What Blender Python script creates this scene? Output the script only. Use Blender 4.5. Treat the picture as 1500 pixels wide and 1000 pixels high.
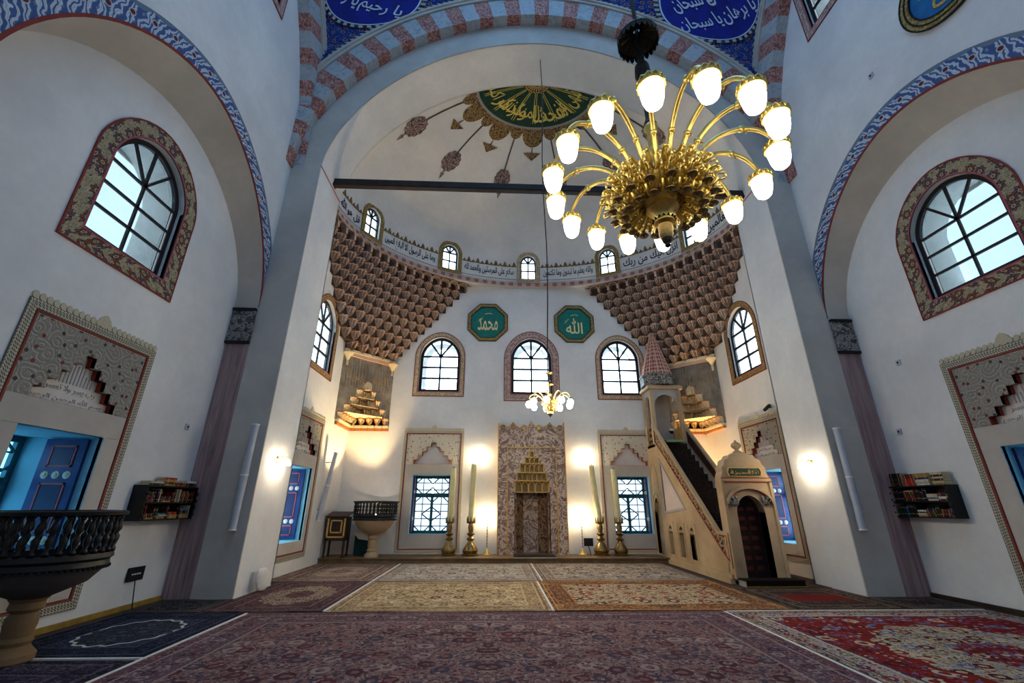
import bpy, bmesh, math, random
from mathutils import Vector, Matrix
for _o in list(bpy.data.objects): bpy.data.objects.remove(_o)
sc = bpy.context.scene
COL = sc.collection
PI = math.pi
sin, cos, sqrt, rad = math.sin, math.cos, math.sqrt, math.radians
RN = random.Random(11)

# ------------------------------------------------------------ camera
def make_camera():
    pitch, yaw, roll = rad(20.85), rad(2.15), rad(.2)
    F = Vector((sin(yaw)*cos(pitch), cos(yaw)*cos(pitch), sin(pitch)))
    R = Vector((cos(yaw), -sin(yaw), 0)); U = R.cross(F)
    R2 = R*cos(roll)+U*sin(roll); U2 = U*cos(roll)-R*sin(roll)
    cd = bpy.data.cameras.new('camera'); cd.sensor_width = 36; cd.lens = 630/1500*36
    cd.clip_start = .05; cd.clip_end = 200
    o = bpy.data.objects.new('camera', cd); COL.objects.link(o)
    m = Matrix((R2, U2, -F)).transposed().to_4x4(); m.translation = (-1.18, 0, 1.55)
    o.matrix_world = m
    sc.camera = o
make_camera()

# ------------------------------------------------------------ sky, large lights, exposure
W = bpy.data.worlds.new('sky'); sc.world = W; W.use_nodes = True
W.node_tree.nodes['Background'].inputs[0].default_value = (.74, .88, 1, 1)
W.node_tree.nodes['Background'].inputs[1].default_value = 6.6
def area(name, loc, rot, sx, sy, power, col, shape='RECTANGLE', portal=False):
    l = bpy.data.lights.new(name, 'AREA'); l.shape = shape; l.size = sx
    if shape in ('RECTANGLE', 'ELLIPSE'): l.size_y = sy
    l.energy = power; l.color = col
    if portal: l.cycles.is_portal = True
    o = bpy.data.objects.new(name, l); COL.objects.link(o); o.location = loc; o.rotation_euler = rot
    return o
# added unseen fill lamps standing in for daylight of the main dome's ring of windows and of the entrance wall, both behind and above the viewer
area('dome_daylight_fill', (0, 2.4, 17.6), (0, 0, 0), 9, 9, 235, (.20, .50, 1), 'DISK')
area('entrance_daylight_fill', (0, -4.2, 4.5), (rad(90), 0, 0), 8, 5, 20, (.28, .56, 1))
vs = sc.view_settings
vs.view_transform = 'Standard'; vs.look = 'None'; vs.exposure = 1.06; vs.gamma = 1
vs.use_curve_mapping = False
sc.cycles.use_denoising = True
sc.cycles.max_bounces = 8; sc.cycles.diffuse_bounces = 5; sc.cycles.glossy_bounces = 3
sc.cycles.transparent_max_bounces = 16; sc.cycles.sample_clamp_indirect = 6
sc.cycles.caustics_reflective = False; sc.cycles.caustics_refractive = False

# ------------------------------------------------------------ mesh helpers
LOC = {}
def sub(a, b): return (a[0]-b[0], a[1]-b[1], a[2]-b[2])
class MB:
    def __init__(s): s.v = []; s.f = []; s.uv = []; s.mi = []
    def face(s, pts, uv=None, mi=0):
        n = len(s.v); s.v += [tuple(p) for p in pts]; s.f.append(tuple(range(n, n+len(pts)))); s.uv.append(uv); s.mi.append(mi); return s
    def poly(s, vs_, fs, mi=0):
        n = len(s.v); s.v += [tuple(p) for p in vs_]
        for f in fs: s.f.append(tuple(n+i for i in f)); s.uv.append(None); s.mi.append(mi)
        return s
    def box(s, x0, x1, y0, y1, z0, z1, mi=0):
        v = [(x, y, z) for z in (z0, z1) for x, y in ((x0, y0), (x1, y0), (x1, y1), (x0, y1))]
        return s.poly(v, [(0, 3, 2, 1), (4, 5, 6, 7), (0, 1, 5, 4), (1, 2, 6, 5), (2, 3, 7, 6), (3, 0, 4, 7)], mi)
    def grid(s, fn, nu, nv, su=1, sv=1, mi=0, skip=None):
        n = len(s.v)
        for j in range(nv+1):
            for i in range(nu+1): s.v.append(tuple(fn(i/nu, j/nv)))
        for j in range(nv):
            for i in range(nu):
                if skip and skip(i, j): continue
                a = n+j*(nu+1)+i
                s.f.append((a, a+1, a+nu+2, a+nu+1)); s.mi.append(mi)
                s.uv.append([(i/nu*su, j/nv*sv), ((i+1)/nu*su, j/nv*sv), ((i+1)/nu*su, (j+1)/nv*sv), (i/nu*su, (j+1)/nv*sv)])
        return s
    def tube(s, path, r, n=6, cap=True, mi=0, closed=False):
        P = [Vector(p) for p in path]; m = len(P); base = len(s.v); pu = None
        for i, p in enumerate(P):
            if closed: t = P[(i+1) % m]-P[(i-1) % m]
            else: t = P[min(i+1, m-1)]-P[max(i-1, 0)]
            t.normalize()
            if pu is None:
                a = Vector((0, 0, 1)) if abs(t.z) < .9 else Vector((1, 0, 0)); pu = t.cross(a).normalized()
            else:
                pu = (pu-t*pu.dot(t)); pu = pu.normalized() if pu.length > 1e-6 else t.orthogonal().normalized()
            w = t.cross(pu); rr = r[i] if isinstance(r, (list, tuple)) else r
            for k in range(n):
                a = 2*PI*k/n; s.v.append(tuple(p+(pu*cos(a)+w*sin(a))*rr))
        for i in range(m if closed else m-1):
            for k in range(n):
                a = base+i*n+k; b = base+i*n+(k+1) % n; i2 = (i+1) % m
                c = base+i2*n+(k+1) % n; d = base+i2*n+k
                s.f.append((a, b, c, d)); s.uv.append(None); s.mi.append(mi)
        if cap and not closed:
            s.f.append(tuple(base+k for k in range(n))[::-1]); s.uv.append(None); s.mi.append(mi)
            s.f.append(tuple(base+(m-1)*n+k for k in range(n))); s.uv.append(None); s.mi.append(mi)
        return s
    def lathe(s, prof, c=(0, 0, 0), n=16, mi=0, a0=0, a1=2*PI, sq=1):
        full = abs(a1-a0-2*PI) < 1e-6; base = len(s.v); cols = n if full else n+1; m = len(prof)
        for k in range(cols):
            a = a0+(a1-a0)*k/n
            for r, z in prof: s.v.append((c[0]+r*cos(a), c[1]+r*sin(a)*sq, c[2]+z))
        for k in range(n):
            k2 = (k+1) % cols
            for i in range(m-1):
                s.f.append((base+k*m+i, base+k2*m+i, base+k2*m+i+1, base+k*m+i+1)); s.mi.append(mi)
                s.uv.append([(k/n, i/(m-1)), ((k+1)/n, i/(m-1)), ((k+1)/n, (i+1)/(m-1)), (k/n, (i+1)/(m-1))])
        return s
    def prism(s, loop, d, mi=0):
        n = len(loop); b = [tuple(Vector(p)+Vector(d)) for p in loop]
        return s.poly(list(loop)+b, [tuple(range(n)), tuple(range(2*n-1, n-1, -1))]+[(i, i+n, (i+1) % n+n, (i+1) % n) for i in range(n)], mi)
    def ring(s, outer, inner, w0, w1, closed=True, mi=0):
        """strip between two (u,v) loops of equal length, raised from w0 to w1; uv = metres along, 0..1 across"""
        n = len(outer); L = 0; m = n if closed else n-1
        for i in range(m):
            j = (i+1) % n; o0, o1, i0, i1 = outer[i], outer[j], inner[i], inner[j]
            d = math.dist(((o0[0]+i0[0])/2, (o0[1]+i0[1])/2), ((o1[0]+i1[0])/2, (o1[1]+i1[1])/2))
            s.face([(*o0, w1), (*o1, w1), (*i1, w1), (*i0, w1)], [(L, 1), (L+d, 1), (L+d, 0), (L, 0)], mi)
            s.face([(*o0, w0), (*o1, w0), (*o1, w1), (*o0, w1)], [(L, 1), (L+d, 1), (L+d, .98), (L, .98)], mi)
            s.face([(*i0, w1), (*i1, w1), (*i1, w0), (*i0, w0)], [(L, .02), (L+d, .02), (L+d, 0), (L, 0)], mi)
            L += d
        return s
    def wallstrip(s, loop, w0, w1, closed=True, mi=0):
        n = len(loop)
        for i in range(n if closed else n-1):
            a, b = loop[i], loop[(i+1) % n]; s.face([(*a, w0), (*b, w0), (*b, w1), (*a, w1)], None, mi)
        return s
    def add(s, o):
        n = len(s.v); s.v += o.v; s.f += [tuple(n+i for i in f) for f in o.f]; s.uv += o.uv; s.mi += o.mi; return s
    def map(s, fn): s.v = [tuple(fn(*p)) for p in s.v]; return s
    def mesh(s, name, mats, off=(0, 0, 0), smooth=False):
        me = bpy.data.meshes.new(name)
        me.from_pydata([sub(p, off) for p in s.v], [], s.f)
        for m in (mats if isinstance(mats, (list, tuple)) else [mats]): me.materials.append(m)
        if any(s.mi): me.polygons.foreach_set('material_index', s.mi)
        if any(u is not None for u in s.uv):
            lay = me.uv_layers.new(name='UVMap'); flat = []
            for f, u in zip(s.f, s.uv):
                for k in range(len(f)): flat += (u[k] if u else (0, 0))
            lay.data.foreach_set('uv', flat)
        if smooth: me.polygons.foreach_set('use_smooth', [True]*len(s.f))
        me.validate(); me.update()
        return me
    def build(s, name, mats, parent=None, smooth=False, at=None):
        off = at if at is not None else LOC.get(parent, (0, 0, 0))
        me = s.mesh(name, mats, off, smooth)
        if smooth:
            bm = bmesh.new(); bm.from_mesh(me); bmesh.ops.remove_doubles(bm, verts=bm.verts, dist=1e-4); bmesh.ops.recalc_face_normals(bm, faces=bm.faces); bm.to_mesh(me); bm.free()
            if hasattr(me, 'set_sharp_from_angle'): me.set_sharp_from_angle(angle=rad(42))
        o = bpy.data.objects.new(name, me); COL.objects.link(o)
        if parent is not None: o.parent = parent
        else: o.location = off
        LOC[o] = off
        return o
def place(name, me, parent, loc, rz=0, scale=(1, 1, 1), rot=None):
    o = bpy.data.objects.new(name, me); COL.objects.link(o); off = LOC.get(parent, (0, 0, 0)); o.parent = parent
    o.location = sub(loc, off); o.rotation_euler = rot or (0, 0, rz); o.scale = scale; LOC[o] = off
    return o
def tag(o, label, cat, group=None, kind=None):
    o['label'] = label; o['category'] = cat
    if group: o['group'] = group
    if kind: o['kind'] = kind
    return o
def empty(name, loc, label=None, cat=None, group=None, kind=None):
    o = bpy.data.objects.new(name, None); COL.objects.link(o); o.location = loc; o.empty_display_size = .1; LOC[o] = tuple(loc)
    if label: tag(o, label, cat, group, kind)
    return o
_tmp = []
def curve_mesh(cu):
    o = bpy.data.objects.new('t', cu); COL.objects.link(o)
    dg = bpy.context.evaluated_depsgraph_get(); me = bpy.data.meshes.new_from_object(o.evaluated_get(dg))
    v = [tuple(x.co) for x in me.vertices]; f = [tuple(p.vertices) for p in me.polygons]
    bpy.data.objects.remove(o); bpy.data.meshes.remove(me); bpy.data.curves.remove(cu)
    return v, f
def plate(loops, w0, w1, mi=0):
    """flat polygon with holes (first loop outer) in (u,v), thickness w0..w1"""
    cu = bpy.data.curves.new('p', 'CURVE'); cu.dimensions = '2D'; cu.fill_mode = 'BOTH'; cu.extrude = .5
    for lp in loops:
        sp = cu.splines.new('POLY'); sp.points.add(len(lp)-1); sp.use_cyclic_u = True
        for q, (a, b) in zip(sp.points, lp): q.co = (a, b, 0, 1)
    v, f = curve_mesh(cu)
    return MB().poly([(a, b, w0+(c+.5)*(w1-w0)) for a, b, c in v], f, mi)
# Arabic shaping: letters to presentation forms, laid out left to right
_AR = dict(zip('اةدذرزوىبتثجحخسشصضطظعغفقكلمنهي', (0xFE8D, 0xFE93, 0xFEA9, 0xFEAB, 0xFEAD, 0xFEAF, 0xFEED, 0xFEEF, 0xFE8F, 0xFE95, 0xFE99, 0xFE9D, 0xFEA1, 0xFEA5, 0xFEB1, 0xFEB5, 0xFEB9, 0xFEBD, 0xFEC1, 0xFEC5, 0xFEC9, 0xFECD, 0xFED1, 0xFED5, 0xFED9, 0xFEDD, 0xFEE1, 0xFEE5, 0xFEE9, 0xFEF1)))
_TWO = 'اةدذرزوى'
def arabic(t):
    out = []
    for w in t.split(' '):
        if w == 'الله': out.append('\uFDF2'); continue
        r = ''; i = 0
        while i < len(w):
            c = w[i]
            if c not in _AR: r += c; i += 1; continue
            prev = i > 0 and w[i-1] in _AR and w[i-1] not in _TWO
            if c == 'ل' and i+1 < len(w) and w[i+1] == 'ا':
                r += chr(0xFEFC if prev else 0xFEFB); i += 2; continue
            nxt = i+1 < len(w) and w[i+1] in _AR
            b = _AR[c]
            if c in _TWO: r += chr(b+(1 if prev else 0))
            else: r += chr(b+(3 if prev and nxt else 1 if prev else 2 if nxt else 0))
            i += 1
        out.append(r[::-1])
    return ' '.join(out[::-1])
def text_mb(t, w=None, h=None, thick=.01, bold=0.0, sx=1):
    cu = bpy.data.curves.new('p', 'FONT'); cu.body = arabic(t); cu.resolution_u = 2; cu.extrude = .5; cu.offset = bold
    v, f = curve_mesh(cu)
    x0 = min(p[0] for p in v); x1 = max(p[0] for p in v); y0 = min(p[1] for p in v); y1 = max(p[1] for p in v)
    kx = w/(x1-x0) if w else h/(y1-y0)*sx; ky = h/(y1-y0) if h else kx
    return MB().poly([((p[0]-(x0+x1)/2)*kx, (p[1]-(y0+y1)/2)*ky, (p[2]+.5)*thick) for p in v], f)

# ------------------------------------------------------------ material helpers
class G:
    def __init__(s, name):
        s.m = bpy.data.materials.new(name); s.m.use_nodes = True; s.t = s.m.node_tree; s.b = s.t.nodes['Principled BSDF']
    def n(s, ty, **kw):
        x = s.t.nodes.new(ty)
        for k, v in kw.items(): setattr(x, k, v)
        return x
    def set(s, sock, v):
        if isinstance(v, bpy.types.NodeSocket): s.t.links.new(v, sock)
        elif isinstance(v, (tuple, list)):
            sock.default_value = (*v, 1) if sock.type == 'RGBA' and len(v) == 3 else v
        else: sock.default_value = v
    def math(s, op, a, b=None, c=None, clamp=False):
        x = s.n('ShaderNodeMath', operation=op, use_clamp=clamp); s.set(x.inputs[0], a)
        if b is not None: s.set(x.inputs[1], b)
        if c is not None: s.set(x.inputs[2], c)
        return x.outputs[0]
    def vmath(s, op, a, b):
        x = s.n('ShaderNodeVectorMath', operation=op); s.set(x.inputs[0], a); s.set(x.inputs[1], b); return x.outputs[0]
    def mix(s, f, a, b, bt='MIX'):
        x = s.n('ShaderNodeMix', data_type='RGBA', blend_type=bt); s.set(x.inputs[0], f); s.set(x.inputs[6], a); s.set(x.inputs[7], b); return x.outputs[2]
    def ramp(s, f, stops, interp='LINEAR'):
        x = s.n('ShaderNodeValToRGB'); x.color_ramp.interpolation = interp; e = x.color_ramp.elements
        while len(e) < len(stops): e.new(.5)
        for q, (p, c) in zip(e, stops): q.position = p; q.color = (*c, 1) if len(c) == 3 else c
        s.set(x.inputs[0], f); return x.outputs[0]
    def noise(s, v, sc_, det=3, ro=.5, dist=0):
        x = s.n('ShaderNodeTexNoise'); s.set(x.inputs['Vector'], v); s.set(x.inputs['Scale'], sc_); s.set(x.inputs['Detail'], det); s.set(x.inputs['Roughness'], ro); s.set(x.inputs['Distortion'], dist)
        return x.outputs[0], x.outputs[1]
    def vor(s, v, sc_, rnd=1, feat='F1', metric='EUCLIDEAN', dim='2D'):
        x = s.n('ShaderNodeTexVoronoi', voronoi_dimensions=dim, feature=feat, distance=metric) if feat != 'DISTANCE_TO_EDGE' else s.n('ShaderNodeTexVoronoi', voronoi_dimensions=dim, feature=feat)
        s.set(x.inputs['Vector'], v); s.set(x.inputs['Scale'], sc_); s.set(x.inputs['Randomness'], rnd)
        return (x.outputs[0], x.outputs[1]) if feat != 'DISTANCE_TO_EDGE' else (x.outputs[0], None)
    def wave(s, v, sc_, dist=2, det=2, dsc=1, bands=True, axis='X'):
        x = s.n('ShaderNodeTexWave', wave_type='BANDS' if bands else 'RINGS')
        if bands: x.bands_direction = axis
        s.set(x.inputs['Vector'], v); s.set(x.inputs['Scale'], sc_); s.set(x.inputs['Distortion'], dist); s.set(x.inputs['Detail'], det); s.set(x.inputs['Detail Scale'], dsc)
        return x.outputs[1]
    def obj(s): return s.n('ShaderNodeTexCoord').outputs['Object']
    def uv(s): return s.n('ShaderNodeTexCoord').outputs['UV']
    def sep(s, v):
        x = s.n('ShaderNodeSeparateXYZ'); s.set(x.inputs[0], v); return x.outputs
    def comb(s, a, b, c=0):
        x = s.n('ShaderNodeCombineXYZ'); s.set(x.inputs[0], a); s.set(x.inputs[1], b); s.set(x.inputs[2], c); return x.outputs[0]
    def scale(s, v, k): return s.vmath('MULTIPLY', v, k if isinstance(k, tuple) else (k, k, k))
    def warp(s, v, sc_, amt):
        _, c = s.noise(v, sc_, 2); d = s.vmath('SUBTRACT', c, (.5, .5, .5)); return s.vmath('ADD', v, s.scale(d, amt))
    def done(s, col, rough=.7, metal=0, bump=None, bs=.3, bd=.02, emit=None, es=0, spec=.3):
        s.set(s.b.inputs['Base Color'], col); s.set(s.b.inputs['Roughness'], rough); s.set(s.b.inputs['Metallic'], metal)
        s.b.inputs['Specular IOR Level'].default_value = spec
        if bump is not None:
            x = s.n('ShaderNodeBump'); x.inputs['Strength'].default_value = bs; x.inputs['Distance'].default_value = bd
            s.set(x.inputs['Height'], bump); s.t.links.new(x.outputs[0], s.b.inputs['Normal'])
        if emit is not None: s.set(s.b.inputs['Emission Color'], emit); s.b.inputs['Emission Strength'].default_value = es
        return s.m
# ------------------------------------------------------------ materials
def S(r, g, b):
    f = lambda c: (c/255/12.92 if c <= 10 else ((c/255+.055)/1.055)**2.4)
    return (f(r), f(g), f(b))
def plain(name, col, rough=.6, metal=0, var=.12, sc_=6, spec=.3):
    g = G(name); f, _ = g.noise(g.obj(), sc_, 4)
    lo = tuple(c*(1-var) for c in col); hi = tuple(min(1, c*(1+var)) for c in col)
    return g.done(g.ramp(f, [(.3, lo), (.7, hi)]), rough, metal, bump=f, bs=.12, spec=spec)
def plaster(name, a, b, streak=0):
    g = G(name); o = g.obj(); f, _ = g.noise(o, .55, 6, .62); f2, _ = g.noise(o, 7, 4, .6)
    c = g.ramp(f, [(.32, b), (.62, a)]); c = g.mix(g.ramp(f2, [(.35, (.16,)*3), (.65, (0,)*3)]), c, tuple(x*.86 for x in b))
    f3, _ = g.noise(o, 45, 2)
    return g.done(c, .85, bump=g.math('ADD', f2, g.math('MULTIPLY', f3, .3)), bs=.12, bd=.015, spec=.15)
M_PL = plaster('white_plaster', S(236, 234, 229), S(216, 214, 212))
M_PLG = plaster('grey_plaster', S(208, 200, 188), S(182, 174, 164))
M_PLT = plaster('beige_plaster', S(205, 198, 186), S(178, 170, 160))
M_SKYPL = plaster('skylight_tinted_plaster', S(150, 204, 216), S(112, 176, 194))  # blue of the daylight falling on the reveals is put into this colour
M_STONE = plaster('warm_limestone', S(200, 174, 138), S(160, 134, 102))
M_STONEG = plaster('grey_limestone', S(178, 172, 166), S(146, 140, 136))
def mk_mauve():
    g = G('mauve_striated_band'); o = g.obj(); v = g.scale(o, (7, 7, .35)); f, _ = g.noise(v, 2.2, 5, .6, .6)
    return g.done(g.ramp(f, [(.3, S(122, 98, 100)), (.5, S(156, 128, 126)), (.72, S(184, 156, 150))]), .8, bump=f, bs=.2)
M_MAUVE = mk_mauve()
def mk_marble(name, stops, sc_=3, dist=2.5, rough=.45):
    g = G(name); o = g.obj(); f, _ = g.noise(o, sc_, 8, .68, dist); return g.done(g.ramp(f, stops), rough, bump=f, bs=.05)
M_VRED = mk_marble('red_veined_marble', [(.34, S(120, 62, 56)), (.5, S(168, 104, 92)), (.58, S(214, 176, 160)), (.66, S(150, 84, 76))], 5, 3.5, .6)
M_VGREY = mk_marble('grey_veined_marble', [(.3, S(142, 146, 148)), (.55, S(186, 190, 190)), (.7, S(160, 166, 168))], 4, 2, .6)
M_MIHRAB = mk_marble('purple_breccia_marble', [(.30, S(60, 40, 40)), (.40, S(136, 102, 98)), (.46, S(230, 212, 186)), (.51, S(164, 126, 112)), (.57, S(96, 66, 64)), (.63, S(214, 190, 156)), (.72, S(124, 90, 84))], 2.3, 2.8, .35)
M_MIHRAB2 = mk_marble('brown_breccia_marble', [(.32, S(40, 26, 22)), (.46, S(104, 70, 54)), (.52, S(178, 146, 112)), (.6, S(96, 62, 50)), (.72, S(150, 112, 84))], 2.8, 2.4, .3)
M_CAP = mk_marble('grey_carved_capital', [(.4, S(58, 54, 54)), (.5, S(96, 90, 86)), (.56, S(172, 166, 158)), (.66, S(70, 66, 64))], 4.5, 3.2, .6)
M_PEDW = plaster('white_marble', S(240, 236, 228), S(216, 208, 198))
M_GOLD = plain('bright_brass', (.97, .66, .20), .33, .9, .2, 20)
M_GOLDD = plain('aged_brass_and_hood_shade', (.27, .18, .065), .34, 1, .35, 14)
M_GILT = plain('gilt_paint', S(212, 170, 92), .5, .1, .25, 20)
M_GILTL = plain('pale_gilt_paint', S(236, 220, 160), .5, .1, .1, 20)
M_ORANGE = plain('orange_edge_paint', S(216, 140, 92), .7, 0, .1)
M_LETTER = plain('pale_relief_letters', S(196, 190, 188), .8, 0, .05)
M_DARKMET = plain('dark_bronze', (.035, .028, .022), .42, .7, .3, 20)
M_IRON = plain('black_frame_paint', S(30, 27, 30), .45, 0, .2, 20)
M_TURQ = plain('turquoise_iron', S(40, 96, 104), .5, .1, .25, 20)
M_BLACKW = plain('black_lacquered_wood', S(20, 16, 15), .45, 0, .3, 20, .3)
M_WOOD = plain('dark_brown_wood', S(52, 36, 28), .5, 0, .35, 9)
M_BEAM = plain('dark_tie_beam_wood', S(44, 32, 28), .6, 0, .4, 5)
M_BLUE = plain('blue_painted_wood', S(20, 52, 108), .4, 0, .25, 8)
M_BLUED = plain('deep_blue_painted_wood', S(14, 34, 80), .42, 0, .25, 8)
M_PINKL = plain('red_pink_moulding_paint', S(170, 84, 88), .5, 0, .15)
M_REDL = plain('red_line_paint', S(134, 52, 40), .7, 0, .2)
M_REDST = plain('brick_red_paint', S(150, 58, 36), .75, 0, .2)
M_BLACK = plain('black_paint', S(16, 16, 17), .6, 0, .2)
M_WHITE = plain('white_enamel', S(232, 232, 226), .4, 0, .05)
M_GREYM = plain('grey_loudspeaker_paint', S(186, 190, 198), .45, .1, .08)
M_CREAM = plain('cream_rosette', S(214, 206, 178), .5, 0, .1)
M_WAX = plain('yellowed_wax', S(226, 214, 160), .45, 0, .08)
M_GREEN = plain('green_enamel', S(24, 116, 104), .45, 0, .2, 14)
M_DGREEN = plain('deep_green_paint', S(14, 58, 44), .6, 0, .3, 10)
M_TEALC = plain('dark_teal_cloth', S(14, 52, 54), .9, 0, .3, 14)
M_CLOTH = plain('white_cloth', S(222, 216, 206), .9, 0, .08, 14)
M_YELLOW = plain('ochre_timber', S(150, 118, 48), .6, 0, .25, 9)
M_INK = plain('black_ink', S(24, 24, 26), .8, 0, .1)
M_WHITEINK = plain('white_ink', S(206, 214, 224), .8, 0, .08)
M_MBLUE = plain('ultramarine_paint', S(18, 30, 132), .7, 0, .25, 3)
M_SKYB = plain('azure_paint', S(28, 104, 158), .6, 0, .2, 5)
def mk_glass(name, tint, mixf):
    g = G(name); t = g.n('ShaderNodeBsdfTransparent'); t.inputs[0].default_value = (*tint, 1)
    gl = g.n('ShaderNodeBsdfGlossy'); gl.inputs['Roughness'].default_value = .08; gl.inputs[0].default_value = (.9, .95, 1, 1)
    mx = g.n('ShaderNodeMixShader'); f, _ = g.noise(g.obj(), 2, 2)
    g.set(mx.inputs[0], g.math('MULTIPLY', f, mixf))
    g.t.links.new(t.outputs[0], mx.inputs[1]); g.t.links.new(gl.outputs[0], mx.inputs[2])
    g.t.links.new(mx.outputs[0], g.t.nodes['Material Output'].inputs['Surface']); g.t.nodes.remove(g.b)
    return g.m
M_GLASS = mk_glass('clear_window_glass', (.86, .92, .95), .14)
M_GLASSB = mk_glass('blue_tinted_window_glass', (.27, .30, .31), .10)
M_GLASSL = mk_glass('pale_tinted_window_glass', (.34, .36, .375), .10)
M_GLASSC = mk_glass('cyan_tinted_window_glass', (.26, .43, .52), .10)
def mk_bulb(name, col, st, rim):
    g = G(name); z = g.sep(g.uv())[1]
    return g.done((.95, .93, .88), .3, emit=g.ramp(z, [(0, col), (.7, col), (1, rim)]), es=st)
M_BULB = mk_bulb('lit_opal_glass', (1, .90, .68), 4.8, (.75, .68, .52))
M_BULB2 = mk_bulb('lit_opal_glass_small', (1, .85, .62), 58, (1, .85, .62))
M_BULB3 = mk_bulb('lit_opal_glass_sconce', (1, .84, .60), 34, (1, .84, .60))
M_FLAME = mk_bulb('lit_warm_bulb', (1, .80, .50), 230, (1, .8, .5))
# ornament
def mk_floral(name, bw, bg, fl, fl2, leaf, line, per=.2):
    """painted strip: uv.x metres along, uv.y 0..1 across a band bw metres wide"""
    g = G(name); x, y, _ = g.sep(g.uv()); v = g.comb(x, g.math('MULTIPLY', y, bw)); w = g.warp(v, 12, .012)
    vn = g.n('ShaderNodeTexVoronoi', voronoi_dimensions='2D', feature='F1'); g.set(vn.inputs['Vector'], w); g.set(vn.inputs['Scale'], 1/per); g.set(vn.inputs['Randomness'], .55)
    hue = g.sep(vn.outputs['Color'])[0]; lx, ly, _ = g.sep(g.vmath('SUBTRACT', w, vn.outputs['Position']))
    an = g.math('ARCTAN2', ly, lx); r = g.math('DIVIDE', vn.outputs['Distance'], g.math('ADD', .86, g.math('MULTIPLY', g.math('COSINE', g.math('MULTIPLY', an, 7)), .14)))
    vine, _ = g.noise(g.warp(v, 14, .09), 16, 2, .5, 1.2)
    base = g.ramp(vine, [(0, bg), (.40, leaf), (.46, bg), (.53, line), (.56, bg), (.62, leaf), (.70, bg)], 'CONSTANT')
    pet = g.mix(g.math('GREATER_THAN', hue, .6), fl, fl2)
    rays = g.math('GREATER_THAN', g.math('COSINE', g.math('MULTIPLY', an, 7)), -.55); pet = g.mix(rays, line, pet)
    c2 = g.mix(g.math('LESS_THAN', r, .44), base, line); c2 = g.mix(g.math('LESS_THAN', r, .39), c2, pet)
    c2 = g.mix(g.math('LESS_THAN', r, .2), c2, line); c2 = g.mix(g.math('LESS_THAN', r, .16), c2, bg); c2 = g.mix(g.math('LESS_THAN', r, .09), c2, fl2)
    ed = g.math('ABSOLUTE', g.math('SUBTRACT', y, .5)); c2 = g.mix(g.math('GREATER_THAN', ed, .465), c2, line)
    return g.done(c2, .8)
M_FLOR = mk_floral('mauve_flower_border', .3, S(184, 168, 134), S(104, 76, 82), S(122, 72, 52), S(116, 110, 88), S(56, 44, 46), .25)
M_FLOR2 = mk_floral('beige_leaf_border', .17, S(212, 196, 164), S(188, 168, 132), S(170, 148, 112), S(176, 156, 120), S(128, 108, 80), .11)
M_FLOR3 = mk_floral('rosy_leaf_border', .24, S(208, 182, 168), S(160, 128, 122), S(168, 138, 128), S(176, 148, 138), S(112, 86, 84), .12)
M_YELB = mk_floral('yellow_leaf_border', .2, S(186, 160, 96), S(150, 120, 60), S(120, 96, 48), S(140, 116, 64), S(74, 58, 30), .09)
def mk_blueband():
    g = G('blue_scroll_band'); x, y, _ = g.sep(g.uv()); p = .42
    ph = g.math('MULTIPLY', x, 2*PI/p); yy = g.math('SUBTRACT', y, .5)
    v = g.warp(g.comb(x, g.math('MULTIPLY', y, .36)), 7, .07)
    w = g.wave(g.comb(*g.sep(v)[:2]), 2.6, 5, 2, 1.6, True, 'DIAGONAL')
    c = g.ramp(w, [(0, S(66, 90, 140)), (.20, S(112, 134, 170)), (.30, S(52, 62, 84)), (.35, S(200, 208, 214)), (.62, S(168, 182, 194)), (.80, S(206, 212, 216)), (.92, S(72, 96, 146))], 'CONSTANT')
    d = g.math('ADD', g.math('POWER', g.math('MULTIPLY', g.math('SINE', g.math('MULTIPLY', ph, .5)), 1.4), 2), g.math('POWER', g.math('MULTIPLY', yy, 4.5), 2))
    c = g.mix(g.ramp(d, [(0, (1,)*3), (.42, (0,)*3)], 'CONSTANT'), c, S(186, 186, 186)); c = g.mix(g.ramp(d, [(0, (1,)*3), (.2, (0,)*3)], 'CONSTANT'), c, S(98, 36, 40))
    sc_ = g.math('MULTIPLY', g.math('ABSOLUTE', g.math('SINE', g.math('MULTIPLY', ph, .5))), .16)
    c = g.mix(g.math('GREATER_THAN', y, g.math('SUBTRACT', .93, sc_)), c, S(110, 124, 138))
    return g.done(c, .85)
M_BLUEBAND = mk_blueband()
def mk_braid(name, light, dark, p=.1, bw=.11):
    g = G(name); x, y, _ = g.sep(g.uv()); ph = g.math('MULTIPLY', x, 2*PI/p); out = None
    for k in range(3):
        s1 = g.math('MULTIPLY', g.math('SINE', g.math('ADD', ph, k*2*PI/3)), .36)
        d = g.math('ABSOLUTE', g.math('SUBTRACT', g.math('SUBTRACT', y, .5), s1)); out = d if out is None else g.math('MINIMUM', out, d)
    c = g.ramp(out, [(0, light), (.085, dark)], 'CONSTANT')
    return g.done(c, .8, bump=g.ramp(out, [(0, (1,)*3), (.09, (0,)*3)]), bs=.5)
M_BRAID = mk_braid('braided_stucco', S(206, 198, 172), S(112, 102, 90), .13)
M_BRAIDB = mk_braid('faint_braided_stucco', S(214, 200, 170), S(184, 168, 136), .13)
def mk_check(name, a, b, p):
    g = G(name); x, y, _ = g.sep(g.uv()); f, _ = g.noise(g.obj(), 9, 3)
    c = g.mix(g.math('GREATER_THAN', g.math('FRACT', g.math('DIVIDE', x, p)), .5), a, b)
    return g.done(g.mix(g.ramp(f, [(.4, (0,)*3), (.7, (.3,)*3)]), c, (.3, .28, .27)), .75)
M_CHECK = mk_check('black_white_chequer', S(20, 20, 26), S(180, 182, 180), .17)
M_DOTS = mk_check('fine_black_dots', S(28, 28, 32), S(206, 204, 198), .07)
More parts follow.
